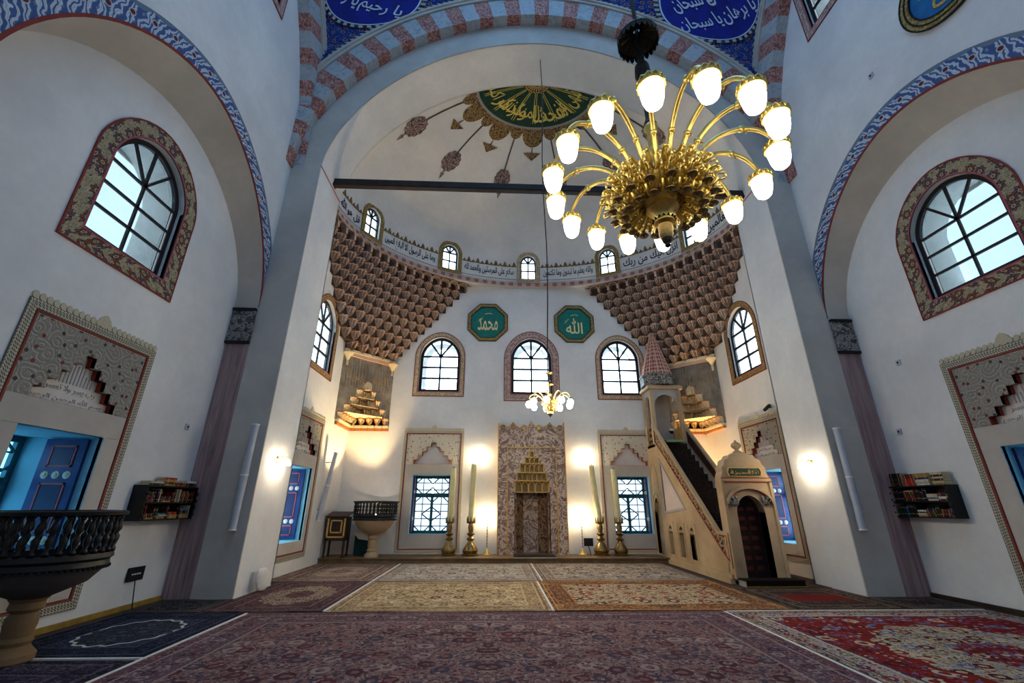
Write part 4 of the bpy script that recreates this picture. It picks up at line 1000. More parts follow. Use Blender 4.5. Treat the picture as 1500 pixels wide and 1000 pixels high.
MB().box(cx-.6, cx+.62, YB-1.03, YB-1.0, ZL, ZL+.008).build('fringe', M_CLOTH, bpy.data.objects['prayer_mat'])

# ------------------------------------------------------------ minbar (stepped pulpit)
mb = empty('minbar', (4.52, 12.3, 0), 'tall stepped marble pulpit with lattice railings, arched portal and conical spire', 'pulpit')
MX0, MX1 = 3.98, 5.08; YF, YK0, YK1 = 10.08, 13.95, 14.72; SL = (3.42-.72)/(YK0-10.62)
def side_z(y): return .55+SL*(y-10.45)
def fx(x): return lambda u, v, w: (x-w, u, v)
for sx_, x in ((-1, MX0), (1, MX1)):
    Fx = (lambda u, v, w: (MX0-w, u, v)) if sx_ < 0 else (lambda u, v, w: (MX1+w, u, v))
    ar_ = [arch_loop(c, .155, .26, .80, .22, 12) for c in (13.5, 12.75, 12.05)]; dr = arch_loop(14.42, .25, ZL, 1.35, .45, 12)
    tri = [(12.35, 1.52), (13.72, 1.40), (13.72, 2.80)]
    o_ = plate([[(10.35, .06), (YK1, .06), (YK1, 3.42), (YK0, 3.42), (10.45, .5), (10.35, .42)]]+(ar_+[dr, tri] if sx_ < 0 else []), -.1, 0).map(Fx).build('side_wall', M_STONE, mb)
    if sx_ < 0:
        for lp_ in ar_: MB().wallstrip(lp_, 0, -.28).map(Fx).build('arch_niche', M_STONE, mb); plate([lp_], -.3, -.28).map(Fx).build('niche_back', M_STONEG, mb)
        for c in (13.5, 12.75, 12.05):
            MB().ring(rect(c-.25, c+.25, .2, 1.12), rect(c-.20, c+.20, .25, 1.07), -.01, .012).map(Fx).build('niche_frame', M_STONE, mb)
            for i in range(3): MB().lathe([(0, 0), (.045, .02), (.05, .06), (.03, .1)], Fx(c-.1+.1*i, .84, -.04), 8).build('niche_cusp', M_STONE, mb, True)
        MB().wallstrip(dr, 0, -.3).map(Fx).build('passage_reveal', M_STONE, mb)
        plate([dr], -.32, -.3).map(Fx).build('passage_door', M_WOOD, mb)
        plate([tri], -.05, -.02).map(Fx).build('triangular_panel', plaster('rosy_marble_panel', S(214, 198, 192), S(186, 166, 160)), mb)
        t2 = [(12.22, 1.46), (13.79, 1.33), (13.79, 2.95)]; MB().ring(t2, tri, -.01, .02).map(Fx).build('triangle_moulding', M_STONEG, mb)
        MB().ring(arch_loop(14.42, .33, ZL, 1.35, .6, 12), arch_loop(14.42, .30, ZL, 1.35, .56, 12), 0, .03).map(Fx).build('ogee_moulding', M_STONE, mb)
        MB().ring(arch_loop(14.4, .3, 2.05, 2.35, .5, 12), arch_loop(14.4, .275, 2.07, 2.35, .47, 12), 0, .02).map(Fx).build('ogee_moulding', M_STONE, mb)
    # foot plinth
    MB().box(10.2, YK1, 0, .1, -.02, .09).box(10.2, YK1, .1, .18, -.02, .045).map(Fx).build('plinth', M_STONE, mb)
    # railing: frame, lattice bars, dark red ground
    rl_ = [(10.15, .30), (10.50, .52), (YK0, 3.44), (YK0, 3.98), (10.62, 1.02), (10.15, 1.0)]
    ins = [(10.20, .40), (10.48, .585), (YK0-.06, 3.46), (YK0-.06, 3.855), (10.645, .955), (10.20, .945)]
    rf = MB().ring(rl_, ins, -.07, .03).map(Fx).build('railing_frame', M_STONE, mb)
    MB().ring([(a, b) for a, b in ins], [(a+(.02 if a < 10.4 else 0), b+(.02 if k < 3 else -.02)) for k, (a, b) in enumerate(ins)], -.02, .034).map(Fx).build('railing_red_line', M_REDST, rf)
    def inside(y, z):
        if y < 10.20 or y > YK0-.06: return False
        zl = .40+(y-10.20)*.66 if y < 10.48 else .585+(y-10.48)*.843; zh = .95 if y < 10.645 else .955+(y-10.645)*.8937
        return zl < z < zh
    bars = MB(); sp = .17
    for ang in (0, 60, 120):
        dx, dz_ = cos(rad(ang+12)), sin(rad(ang+12)); nx, nz = -dz_, dx
        for k in range(-60, 61):
            cy, cz = 12.1+nx*k*sp, 2.1+nz*k*sp; run = None
            for i in range(-130, 131):
                y, z = cy+dx*i*.03, cz+dz_*i*.03; ok = inside(y, z)
                if ok and run is None: run = (y, z)
                if run and (not ok or i == 130):
                    e = (y, z)
                    if math.dist(run, e) > .04: bars.prism([Fx(run[0]+nx*s1*.0135, run[1]+nz*s1*.0135, -.03) if q == 0 else Fx(e[0]+nx*s1*.0135, e[1]+nz*s1*.0135, -.03) for q, s1 in ((0, -1), (1, -1), (1, 1), (0, 1))], tuple(Vector(Fx(0, 0, .012))-Vector(Fx(0, 0, -.03))))
                    run = None
    la = bars.build('railing_lattice', M_STONE, rf); la['kind'] = 'stuff'
    MB().poly([Fx(a, b, -.055) for a, b in ins], [tuple(range(6))]).build('lattice_ground', M_LATB, rf)
    for u, c in ((YK0+.02, 3.44),): MB().box(u-.06, u+.06, 3.4, 4.05, -.08, .04).map(Fx).build('railing_post', M_STONE, mb)
# stairs with carpet runner
ns = 16; M_STAIR = plain('black_gold_stair_carpet', S(38, 26, 20), .95, 0, .8, 16)
for k in range(ns):
    y0 = 10.5+(YK0-10.5)*k/ns; y1 = 10.5+(YK0-10.5)*(k+1)/ns; z1 = .2+(3.4-.2)*(k+1)/ns
    MB().box(MX0+.1, MX1-.1, y0, y1+.02, max(0, z1-.5), z1).build('step', M_STONEG, mb)
    MB().box(MX0+.16, MX1-.16, y0-.012, y1+.0, z1-.2, z1+.012).build('stair_carpet', M_STAIR, mb)
# kiosk
for x, y in ((MX0+.06, YK0+.06), (MX1-.1, YK0+.06), (MX0+.06, YK1-.07), (MX1-.1, YK1-.07)):
    MB().box(x-.06, x+.06, y-.06, y+.06, 3.4, 5.22).build('kiosk_post', M_STONE, mb)
KX = (MX0+MX1-.04)/2
for Fk, c, hw in ((lambda u, v, w: (u, YK0+.06-w, v), KX, .40), (lambda u, v, w: (MX0+.06-w, u, v), (YK0+YK1)/2, .26), (lambda u, v, w: (MX1-.1+w, u, v), (YK0+YK1)/2, .26)):
    plate([[(c-hw-.08, 4.55), (c-hw, 4.55)]+[(2*c-a, b) for a, b in arch_pts(c, hw, 4.7, .36, 14)]+[(c+hw, 4.55), (c+hw+.08, 4.55), (c+hw+.08, 5.24), (c-hw-.08, 5.24)]], -.05, .04).map(Fk).build('kiosk_arch', M_STONEG, mb)
    if c != KX: 
        pn = plate([rect(c-hw+.02, c+hw-.02, 3.42, 4.0)], -.02, .02).map(Fk).build('kiosk_parapet', M_GILT, mb)
        for i in range(5):
            for s1 in (-1, 1): MB().tube([Fk(c-hw+.05+i*.1, 3.44, .025), Fk(c-hw+.05+i*.1+s1*.14, 3.98, .025)], .012, 4).build('parapet_bar', M_WOOD, pn)
MB().box(MX0+.1, MX1-.12, YK1-.06, YK1-.02, 3.4, 5.2).build('kiosk_back', M_STONEG, mb)
MB().box(MX0-.0, MX1-.04, YK0, YK1, 3.34, 3.42).build('kiosk_floor', M_STONE, mb)
MB().box(MX0-.07, MX1+.03, YK0-.07, YK1, 5.24, 5.33).box(MX0-.03, MX1-.01, YK0-.03, YK1, 5.33, 5.38).build('kiosk_cornice', M_STONE, mb)
kc = (KX-.08, (YK0+YK1)/2-.02)
dr_ = MB().lathe([(.56, 5.38), (.58, 5.42), (.55, 5.46), (.55, 5.68), (.60, 5.72), (.58, 5.78), (.5, 5.80)], (*kc, 0), 12, a0=.26, a1=.26+2*PI).build('spire_drum', M_CAP, mb)
def mk_cone():
    g = G('red_imbricated_spire'); x, y, _ = g.sep(g.uv()); v = g.comb(g.math('MULTIPLY', x, 3.4), g.math('MULTIPLY', y, 1.8)); d, _ = g.vor(v, 8, .15, metric='MANHATTAN')
    return g.done(g.ramp(d, [(0, S(150, 78, 66)), (.42, S(116, 56, 50)), (.5, S(196, 150, 132))]), .7, bump=d, bs=.6)
cn = MB().lathe([(.52, 5.79), (.40, 6.2), (.27, 6.65), (.15, 7.05), (.05, 7.42), (.035, 7.46)], (*kc, 0), 12, a0=.26, a1=.26+2*PI).build('spire', mk_cone(), mb)
for i in range(12):
    a = .26+2*PI*i/12; MB().tube([(kc[0]+r_*cos(a), kc[1]+r_*sin(a), z) for r_, z in ((.525, 5.79), (.405, 6.2), (.275, 6.65), (.155, 7.05), (.05, 7.42))], .012, 4).build('spire_rib', M_MUQL, cn)
MB().lathe([(0, 7.42), (.05, 7.45), (.03, 7.5), (.055, 7.56), (.02, 7.63), (.045, 7.69), (.015, 7.75), (.03, 7.8), (0, 7.88)], (*kc, 0), 10).build('spire_finial', M_GOLD, mb, True)
MB().box(4.2, 4.75, 13.55, 13.9, 3.43, 3.5).build('folded_cloth', plain('pale_green_cloth', S(120, 150, 110), .9), None, at=(4.45, 13.7, 3.43)); tag(bpy.data.objects['folded_cloth'], 'pale green folded cloth on the top step of the stepped pulpit', 'cloth')
# portal
PX0, PX1 = 3.98, 5.10; pc = (PX0+PX1)/2; Fp = lambda u, v, w: (u, YF-w, v)
crown = [(PX1, 2.14)]+[(pc+.53*cos(a)*(1+.03*cos(18*a)), 2.2+.52*sin(a)*(1+.03*cos(18*a))) for a in [PI*i/36 for i in range(37)]]+[(PX0, 2.14)]
plate([[(PX0, .1), (pc-.32, .1)]+[(2*pc-a, b) for a, b in arch_pts(pc, .32, 1.42, .36, 14)]+[(pc+.32, .1), (PX1, .1)]+crown], -.30, 0).map(Fp).build('portal', M_STONE, mb)
for s_ in (-1, 1): MB().box(pc+s_*.555-.03, pc+s_*.555+.03, .1, 2.1, 0, .03).map(Fp).build('portal_pilaster', M_STONE, mb)
hood_ = [(pc-.54, 1.60)]+[(2*pc-a, b) for a, b in arch_pts(pc, .54, 1.62, .37, 16)]+[(pc+.54, 1.60)]
hin = [(pc-.50, 1.60)]+[(2*pc-a, b) for a, b in arch_pts(pc, .50, 1.60, .32, 16)]+[(pc+.50, 1.60)]
MB().ring(hood_, hin, 0, .07, False).map(Fp).build('portal_hood', M_STONE, mb); MB().ring(hin, [(pc+(a-pc)*.96, b-.02) for a, b in hin], 0, .05, False).map(Fp).build('portal_hood_red_line', M_REDST, mb)
for s_ in (-1, 1):
    c = MB()
    for i in range(9): c.lathe([(0, 0), (.035, .02), (.04, .05), (.015, .09)], Fp(pc+s_*(.30+.05*(i % 4)), 1.56+.06*(i//3), .03), 6)
    c.build('spandrel_carving', M_CAP, mb)
for z in (2.06, 2.14): MB().box(PX0-.02, PX1+.02, z, z+.018, 0, .03).map(Fp).build('portal_red_line', M_REDST, mb)
MB().box(PX0-.02, PX1+.02, 2.08, 2.14, 0, .025).map(Fp).build('portal_string_course', M_STONE, mb)
pq = plate([[(pc-.36, 2.19), (pc+.36, 2.19), (pc+.39, 2.28), (pc+.36, 2.37), (pc-.36, 2.37), (pc-.39, 2.28)]], 0, .02).map(Fp).build('portal_plaque', M_DGREEN, mb)
text_mb('لا اله الا الله محمد رسول الله', .66, .13, .008, .006).map(lambda x, y, w: Fp(pc+x, 2.28+y, .02+w)).build('plaque_inscription', M_GILT, pq)
MB().ring([(pc-.37, 2.18), (pc+.37, 2.18), (pc+.41, 2.28), (pc+.37, 2.38), (pc-.37, 2.38), (pc-.41, 2.28)], [(pc-.355, 2.195), (pc+.355, 2.195), (pc+.385, 2.28), (pc+.355, 2.365), (pc-.355, 2.365), (pc-.385, 2.28)], 0, .028).map(Fp).build('plaque_rim', M_GILT, pq)
MB().lathe([(.1, 2.70), (.11, 2.74), (.05, 2.78), (.04, 2.80), (.10, 2.85), (.12, 2.90), (.09, 2.95), (.03, 2.98), (.035, 3.0), (0, 3.03)], (pc, YF+.15, 0), 12).build('portal_finial', M_STONE, mb, True)
dp = plate([[(pc-.32, .1)]+[(2*pc-a, b) for a, b in arch_pts(pc, .32, 1.42, .36, 14)]+[(pc+.32, .1)]], -.27, -.24).map(Fp).build('portal_curtain', plain('dark_red_curtain', S(40, 18, 16), .9, 0, .5, 10), mb)
M_MOTIF = plain('faded_red_motif', S(84, 36, 28), .9)
for i in range(7):
    for j in range(2): MB().box(pc-.2+j*.24, pc-.04+j*.24, .25+.2*i, .33+.2*i, -.24, -.232).map(Fp).build('curtain_motif', M_MOTIF, dp)
MB().wallstrip([(pc-.32, .1)]+[(2*pc-a, b) for a, b in arch_pts(pc, .32, 1.42, .36, 14)]+[(pc+.32, .1)], 0, -.27, False).map(Fp).build('portal_reveal', M_STONEG, mb)
st = MB().box(PX0+.02, PX1+.04, YF-.30, YF, 0, .11).build('portal_step', M_STONEG, mb)
o = MB().box(PX0+.0, PX1+.10, YF-.34, YF-.01, .11, .135).box(PX0+.0, PX1+.10, YF-.36, YF-.335, .01, .135).build('step_carpet', mk_rug('step_runner_weave', 1.2, .4, S(46, 30, 24), [S(120, 96, 50), S(90, 40, 30)], S(30, 22, 18), [S(130, 104, 60)], .08, 12), mb)
MB().box(PX0+.0, PX1+.10, YF-.368, YF-.36, .01, .03).build('carpet_fringe', M_YELLOW, o)

# ------------------------------------------------------------ round pulpits on a column
def pulpit(loc, R_, ztop, zb, zc, label, nb, wood, stone, colm):
    x, y, z = loc; r = empty('round_pulpit', loc, label, 'pulpit')
    MB().lathe([(0, 0), (.20, 0), (.20, .06), (.16, .10), (.13, .14), (.15, .18), (.12, .22), (.135, .32), (.13, zc-.18), (.11, zc-.14), (.15, zc-.1), (.14, zc-.04), (.17, zc)], (x, y, z), 16).build('column', colm, r, True)
    MB().lathe([(.16, zc), (R_*.45, zc+.05), (R_*.72, zc+(zb-zc)*.45), (R_*.93, zb), (0, zb)], (x, y, z), 32).build('bowl', stone, r, True)
    MB().lathe([(R_*.93, zb-.0), (R_*.97, zb+.02), (R_*.95, zb+.07), (R_*1.0, zb+.10), (R_*.98, zb+.15), (R_*.9, zb+.155), (R_*.9, zb)], (x, y, z), 40).build('gallery_base', wood, r, True)
    MB().lathe([(R_*.93, ztop-.06), (R_*1.04, ztop-.05), (R_*1.05, ztop-.015), (R_*1.0, ztop), (R_*.88, ztop), (R_*.88, ztop-.06), (R_*.93, ztop-.06)], (x, y, z), 40).build('hand_rail', wood, r, True)
    hgt = ztop-.05-(zb+.15)
    bm_ = MB().lathe([(0, 0), (.03, 0), (.03, .08), (.016, .14), (.032, .3), (.036, .4), (.014, .5), (.036, .6), (.032, .72), (.016, .86), (.03, .92), (.03, 1), (0, 1)], (0, 0, 0), 8).mesh('baluster', wood, smooth=True)
    for i in range(nb):
        a = 2*PI*(i+.5)/nb; place('baluster', bm_, r, (x+R_*.94*cos(a), y+R_*.94*sin(a), z+zb+.15), 0, (1, 1, hgt))
    n2 = nb*2
    for i in range(n2):
        a = 2*PI*i/n2; MB().lathe([(0, 0), (.018, .01), (.018, .03), (0, .04)], (x+R_*.965*cos(a), y+R_*.965*sin(a), z+zb-.02), 6).build('bead', wood, r)
    return r
pulpit((-6.2, 5.55, .02), .6, 1.46, .86, .58, 'large round pulpit on a squat column, black baluster gallery, in the near recess', 34, M_BLACKW, plaster('grey_lead_bowl', S(104, 98, 92), S(76, 72, 68)), plaster('brown_stone_column', S(150, 122, 88), S(112, 88, 62)))
pulpit((-4.72, 14.0, ZL), .64, 1.52, 1.0, .60, 'small round stone pulpit with black baluster gallery against the back wall', 34, M_BLACKW, M_STONE, M_STONE)
def uplight(loc, label, p, tilt):
    r = empty('uplight', loc, label, 'lamp'); x, y, z = loc
    MB().lathe([(0, 0), (.07, 0), (.07, .02), (.03, .03), (.03, .06), (.06, .07), (.075, .12), (.07, .12), (.0, .10)], loc, 14).build('housing', M_BLACK, r, True)
    MB().lathe([(.068, .115), (.04, .125), (0, .128)], loc, 14).build('lens', M_BULB2, r, True)
    l = bpy.data.lights.new('uplight_glow', 'SPOT'); l.energy = p; l.color = (1, .72, .36); l.spot_size = rad(74); l.spot_blend = .45; l.shadow_soft_size = .05
    o = bpy.data.objects.new('uplight_glow', l); COL.objects.link(o); o.parent = r; o.location = (0, 0, .15); o.rotation_euler = tilt
uplight((-4.72, 14.0, ZL+1.02), 'small black uplight standing inside the small round pulpit', 420, (rad(188), rad(-14), 0))
uplight((5.62, 14.1, 0), 'small black uplight on the floor behind the stepped pulpit', 560, (rad(184), rad(-2), 0))

# ------------------------------------------------------------ reading desk, chest
rd = empty('reading_desk', (-5.75, 13.95, ZL), 'dark inlaid wooden reading desk in the corner beside the small round pulpit', 'desk')
x0, x1, y0, y1 = -6.04, -5.46, 13.76, 14.2
for x in (x0, x1-.05):
    for y in (y0, y1-.05): MB().box(x, x+.05, y, y+.05, ZL, .62).box(x-.006, x+.056, y-.006, y+.056, ZL, ZL+.05).build('leg', M_WOOD, rd)
bd = MB().box(x0, x1, y0, y1, .58, 1.22).build('case', M_WOOD, rd)
for (a, b, c, d) in ((x0+.03, x0+.075, .66, 1.18), (x1-.075, x1-.03, .66, 1.18), (x0+.03, x1-.03, .66, .70), (x0+.12, x1-.12, 1.10, 1.14), (x0+.12, x1-.12, .78, .82), (x0+.12, x0+.16, .78, 1.14), (x1-.16, x1-.12, .78, 1.14)):
    MB().box(a, b, y0-.01, y0, c, d).build('gilt_inlay', M_GILT, bd)
MB().prism([(x0-.03, y0-.04, 1.24), (x1+.03, y0-.04, 1.24), (x1+.03, y1+.02, 1.36), (x0-.03, y1+.02, 1.36)], (0, 0, -.03)).build('sloping_top', M_WOOD, rd)
ch = empty('cloth_chest', (-5.05, 14.25, ZL), 'low chest under a dark teal cloth below the small round pulpit', 'chest')
MB().box(-5.3, -4.9, 14.28, 14.66, ZL, .72).build('chest_body', M_WOOD, ch)
m = MB(); n = 24
for i in range(n):
    def pt(k, z):
        u = (k % n)/n*4; s_ = int(u); f_ = u-s_; cs = [(-5.32, 14.26), (-4.88, 14.26), (-4.88, 14.68), (-5.32, 14.68)]; a, b = cs[s_], cs[(s_+1) % 4]; w = .018*sin(k*2.2)*(1 if z < .5 else 0)
        return (a[0]+(b[0]-a[0])*f_+w, a[1]+(b[1]-a[1])*f_-abs(w), z)
    m.face([pt(i, ZL+.03), pt(i+1, ZL+.03), pt(i+1, .74), pt(i, .74)])
m.face([(-5.32, 14.26, .74), (-4.88, 14.26, .74), (-4.88, 14.68, .74), (-5.32, 14.68, .74)]); m.build('cloth', M_TEALC, ch)
MB().box(-5.34, -4.86, 14.22, 14.30, .70, .76).prism([(-5.34, 14.225, .74), (-4.86, 14.225, .74), (-4.9, 14.225, .56), (-5.2, 14.225, .60)], (0, .012, 0)).build('white_cover', M_CLOTH, ch)

# ------------------------------------------------------------ candlesticks, candles, brass lamp stands
def candlestick(x, y, lab, clab, top, lean, s=1):
    r = empty('candlestick', (x, y, ZL), lab, 'candlestick')
    B_ = MB().lathe([(0, 0), (.25*s, 0), (.255*s, .03), (.21*s, .05), (.22*s, .09), (.235*s, .14), (.21*s, .19), (.13*s, .30), (.085*s, .36), (.075*s, .38), (0, .38)], (x, y, ZL), 20).build('base', M_GOLDD, r, True)
    MB().lathe([(.075, .38), (.07, .40), (.12, .43), (.125, .46), (.075, .49), (.06, .53), (.11, .57), (.13, .60), (.075, .63), (.07, .68), (.09, .76), (.075, .84), (.07, .88), (.14, .90), (.145, .925), (.07, .94), (0, .94)], (x, y, ZL), 16).build('stem', M_GOLDD, r, True)
    for k in range(8):
        a = 2*PI*k/8; MB().tube([(x+.115*cos(a), y+.115*sin(a), ZL+.925), (x+.125*cos(a), y+.125*sin(a), ZL+1.0), (x+.12*cos(a), y+.12*sin(a), ZL+1.09)], [.02, .02, .006], 5).build('holder_prong', M_GOLDD, r)
    c = empty('candle', (x, y, ZL+.945), clab, 'candle', 'tall wax candles beside the mihrab')
    n = 8; z0 = ZL+.945
    bend = lambda t: lean*(t+.12*sin(PI*t))
    MB().tube([(x+bend(i/n), y, z0+(top-z0)*i/n) for i in range(n+1)], [.098-.014*i/n for i in range(n+1)], 12).build('wax', M_WAX, c, True)
    xt = x+bend(1)
    MB().tube([(xt, y, top), (xt+.005, y, top+.035)], .01, 5).tube([(xt-.04, y, top+.03), (xt, y, top+.02), (xt+.04, y, top+.035)], .008, 4).build('wick', M_BLACK, c)
    return xt
cs = [(-2.53, 14.42, 2.66, .03, 'brass candlestick in front of the lattice window beside the small round pulpit'), (-1.88, 14.42, 2.79, .03, 'large brass candlestick carrying the tallest straight candle beside the mihrab'), (2.12, 14.42, 2.78, -.16, 'large brass candlestick carrying the leaning candle beside the mihrab'), (2.72, 14.42, 2.66, -.05, 'brass candlestick in front of the lattice window beside the stepped pulpit')]
cl = ['tall yellowed candle in front of the lattice window near the small round pulpit', 'tallest straight yellowed candle beside the mihrab', 'tall yellowed candle leaning towards the mihrab', 'tall yellowed candle in front of the lattice window near the stepped pulpit']
for k, (x, y, t, ln, lb) in enumerate(cs): candlestick(x, y, lb, cl[k], t, ln, 1 if k in (1, 2) else .9)
def wall_lamp_bulb(loc, lab):
    r = empty('wall_bulb_lamp', loc, lab, 'lamp'); x, y, z = loc
    MB().lathe([(0, 0), (.05, 0), (.05, .02), (0, .02)], (0, 0, 0), 12).map(lambda a, b, c: (x+a, y-c, z+b)).build('wall_plate', M_WHITE, r)
    MB().tube([(x, y-.02, z), (x, y-.10, z), (x, y-.12, z+.03)], .012, 6).build('bracket', M_WHITE, r)
    MB().lathe([(.012, 0), (.03, .03), (.036, .07), (.028, .11), (0, .14)], (x, y-.12, z+.03), 12).build('bulb', M_FLAME, r, True)
wall_lamp_bulb((-1.72, YB, 2.95), 'bare lit wall bulb above the tallest straight candle')
wall_lamp_bulb((1.78, YB, 2.95), 'bare lit wall bulb above the leaning candle')
def lampstand(x, lab):
    y = 14.5; r = empty('lamp_stand', (x, y, ZL), lab, 'lamp')
    MB().lathe([(0, 0), (.125, 0), (.13, .02), (.10, .04), (.06, .10), (.03, .16), (.015, .2), (0, .2)], (x, y, ZL), 16).build('base', M_GOLD, r, True)
    MB().lathe([(.012, .18)]+[p for k in range(8) for p in ((.011, .21+.09*k), (.02, .235+.09*k), (.011, .26+.09*k))]+[(.011, .94), (.03, .96), (.032, .98), (.012, .985)], (x, y, ZL), 8).build('stem', M_GOLDD, r, True)
    MB().lathe([(.012, 0), (.028, .03), (.034, .06), (.026, .10), (0, .13)], (x, y, ZL+.985), 12).build('bulb', M_FLAME, r, True)
lampstand(-1.38, 'slim brass lamp stand with lit bulb on the tallest candle side of the mihrab')
lampstand(1.56, 'slim brass lamp stand with lit bulb beside the small black sign')
for k, x in enumerate((-2.22, -1.72, 1.30, 1.86, 2.34)):
    o = MB().box(x-.03, x+.03, YB-.012, YB, 1.23, 1.33).tube([(x, YB-.01, 1.30), (x, YB-.07, 1.27), (x, YB-.09, 1.31)], .012, 5).build('wall_hook', M_WHITE, None, at=(x, YB, 1.28)); tag(o, 'small white hook on the back wall at candlestick height', 'hook', 'white hooks behind the candlesticks')
sg_ = empty('sign_stand', (1.75, 14.36, ZL), 'small black sign on a stand next to the leaning candle', 'sign'); MB().tube([(1.78, 14.36, ZL), (1.72, 14.38, .40)], .012, 5).build('leg', M_BLACK, sg_)
MB().box(1.58, 1.86, 14.34, 14.365, .40, .62).build('board', M_BLACK, sg_)
# ------------------------------------------------------------ great chandelier
gc = empty('great_chandelier', (0, 2.52, 3.3), 'great gilded chandelier with sixteen lit glass shades on curved arms', 'chandelier')
CX, CY = 0, 2.52
MB().tube([(CX, CY, 4.35), (CX, CY, 17.0)], .018, 6).build('hanging_rod', M_DARKMET, gc)
MB().lathe([(.02, 4.3), (.05, 4.36), (.03, 4.42), (.03, 4.78), (.05, 4.84), (.065, 4.90), (.06, 5.0), (.03, 5.06), (.025, 5.2), (0, 5.2)], (CX, CY, 0), 12).build('rod_knop', M_DARKMET, gc, True)
cp = MB().lathe([(.03, 5.46), (.10, 5.42), (.17, 5.36), (.175, 5.345), (.10, 5.39), (.03, 5.43)], (CX, CY, 0), 24).build('canopy_disc', M_DARKMET, gc, True)
lfm = MB().poly([(-.022, 0, 0), (.022, 0, 0), (.018, 0, -.05), (0, 0, -.08), (-.018, 0, -.05), (-.022, .008, 0), (.022, .008, 0), (.018, .008, -.05), (0, .008, -.08), (-.018, .008, -.05)], [(0, 1, 2, 3, 4), (9, 8, 7, 6, 5)]+[(i, (i+1) % 5, (i+1) % 5+5, i+5) for i in range(5)]).mesh('canopy_leaf', M_DARKMET)
for i in range(24):
    a = 2*PI*i/24; place('canopy_leaf', lfm, cp, (CX+.172*cos(a), CY+.172*sin(a), 5.352), a+PI/2)
for i in range(12):
    a = 2*PI*i/12; MB().tube([(CX+r_*cos(a), CY+r_*sin(a), z) for r_, z in ((.06, 5.415), (.14, 5.365))], .006, 4).build('canopy_rib', M_GOLDD, cp)
MB().lathe([(0, 4.36), (.045, 4.35), (.055, 4.32), (.035, 4.28), (.038, 4.1), (.065, 4.08), (.07, 4.04), (.04, 4.0), (.04, 3.96), (.075, 3.93), (.09, 3.88), (.06, 3.84), (.12, 3.80), (.19, 3.76), (.20, 3.72), (.16, 3.66), (.09, 3.60), (.05, 3.58), (.0, 3.58)], (CX, CY, 0), 24).build('column', M_GOLD, gc, True)
MB().lathe([(.04, 3.585), (.11, 3.565), (.115, 3.545), (.07, 3.53), (.045, 3.50), (.035, 3.47), (.07, 3.45), (.072, 3.43), (.03, 3.42)], (CX, CY, 0), 20).build('drip_dish', M_GOLD, gc, True)
MB().lathe([(.03, 3.42), (.05, 3.41), (.048, 3.33), (.038, 3.30), (0, 3.30)], (CX, CY, 0), 16).build('finial_cup', M_GOLDD, gc, True)
MB().lathe([(0, 3.31), (.035, 3.30), (.03, 3.275), (.018, 3.26), (.022, 3.245), (0, 3.225)], (CX, CY, 0), 12).build('finial', M_DARKMET, gc, True)
for i in range(16):
    a = 2*PI*i/16; MB().poly([(CX+.03*cos(a), CY+.03*sin(a), 3.44)]+[(CX+r_*cos(a+d), CY+r_*sin(a+d), z) for r_, d, z in ((.075, -.18, 3.445), (.088, 0, 3.46), (.075, .18, 3.445))], [(0, 1, 2, 3)]).build('dish_petal', M_DARKMET, gc)
ARM = [(.14, 3.74), (.20, 3.80), (.27, 3.92), (.36, 4.02), (.48, 4.085), (.60, 4.09), (.70, 4.045), (.765, 3.965), (.785, 3.91)]
def spline(P, n=4):
    out = []
    for i in range(len(P)-1):
        p0, p1, p2, p3 = P[max(0, i-1)], P[i], P[i+1], P[min(len(P)-1, i+2)]
        for k in range(n):
            t = k/n; out.append(tuple(.5*(2*b+(c-a)*t+(2*a-5*b+4*c-d)*t*t+(3*b-a-3*c+d)*t**3) for a, b, c, d in zip(p0, p1, p2, p3)))
    return out+[tuple(P[-1])]
ax = spline(ARM)
arm_m = MB().tube([(r_, 0, z) for r_, z in ax], [.021-.006*i/len(ax) for i in range(len(ax))], 8)
for k in (10, 20):
    r_, z = ax[k]; arm_m.lathe([(0, -.025), (.024, -.015), (.026, 0), (.024, .015), (0, .025)], (r_, 0, z), 8).tube([(r_+.02, 0, z-.02), (r_+.035, 0, z-.045), (r_+.02, 0, z-.05)], .006, 4)
ARM_ME = arm_m.mesh('arm', M_GOLD, smooth=True)
cr = MB().lathe([(.012, .08), (.03, .07), (.05, .045), (.066, .03), (.074, .0), (.068, -.004), (.05, .03), (.012, .06)], (0, 0, 0), 20)
for k in range(12):
    a = 2*PI*k/12; cr.tube([(.07*cos(a+d), .07*sin(a+d), z) for d, z in ((-.24, .0), (-.2, .025), (0, .036), (.2, .025), (.24, 0))], .006, 4)
CR_ME = cr.mesh('shade_collar', M_GOLD, smooth=True)
SH_ME = MB().lathe([(0, -.165), (.03, -.160), (.05, -.14), (.062, -.10), (.069, -.05), (.07, -.01), (.062, .005)], (0, 0, 0), 20).mesh('glass_shade', M_BULB, smooth=True)
def scroll(cr_, cz, R0, turns, a0, dirn, r=.011):
    return [(cr_+R0*(1-t*.85)*cos(a0+dirn*t*turns*2*PI), 0, cz+R0*(1-t*.85)*sin(a0+dirn*t*turns*2*PI)) for t in [i/22 for i in range(23)]]
sc_m = MB()
for c_, z, R0, a0, dr0 in ((.26, 3.70, .055, 2.2, 1), (.33, 3.66, .05, .5, -1), (.30, 3.78, .045, 3.6, 1), (.22, 3.62, .05, 1.2, -1), (.29, 3.59, .042, 4.6, 1), (.37, 3.74, .035, 0, 1)):
    sc_m.tube(scroll(c_, z, R0, 1.4, a0, dr0), .012, 5)
sc_m.tube([(.13, 0, 3.66), (.20, 0, 3.60), (.28, 0, 3.54), (.34, 0, 3.60)], .013, 5).tube([(.14, 0, 3.76), (.24, 0, 3.84), (.31, 0, 3.86), (.33, 0, 3.82)], .012, 5)
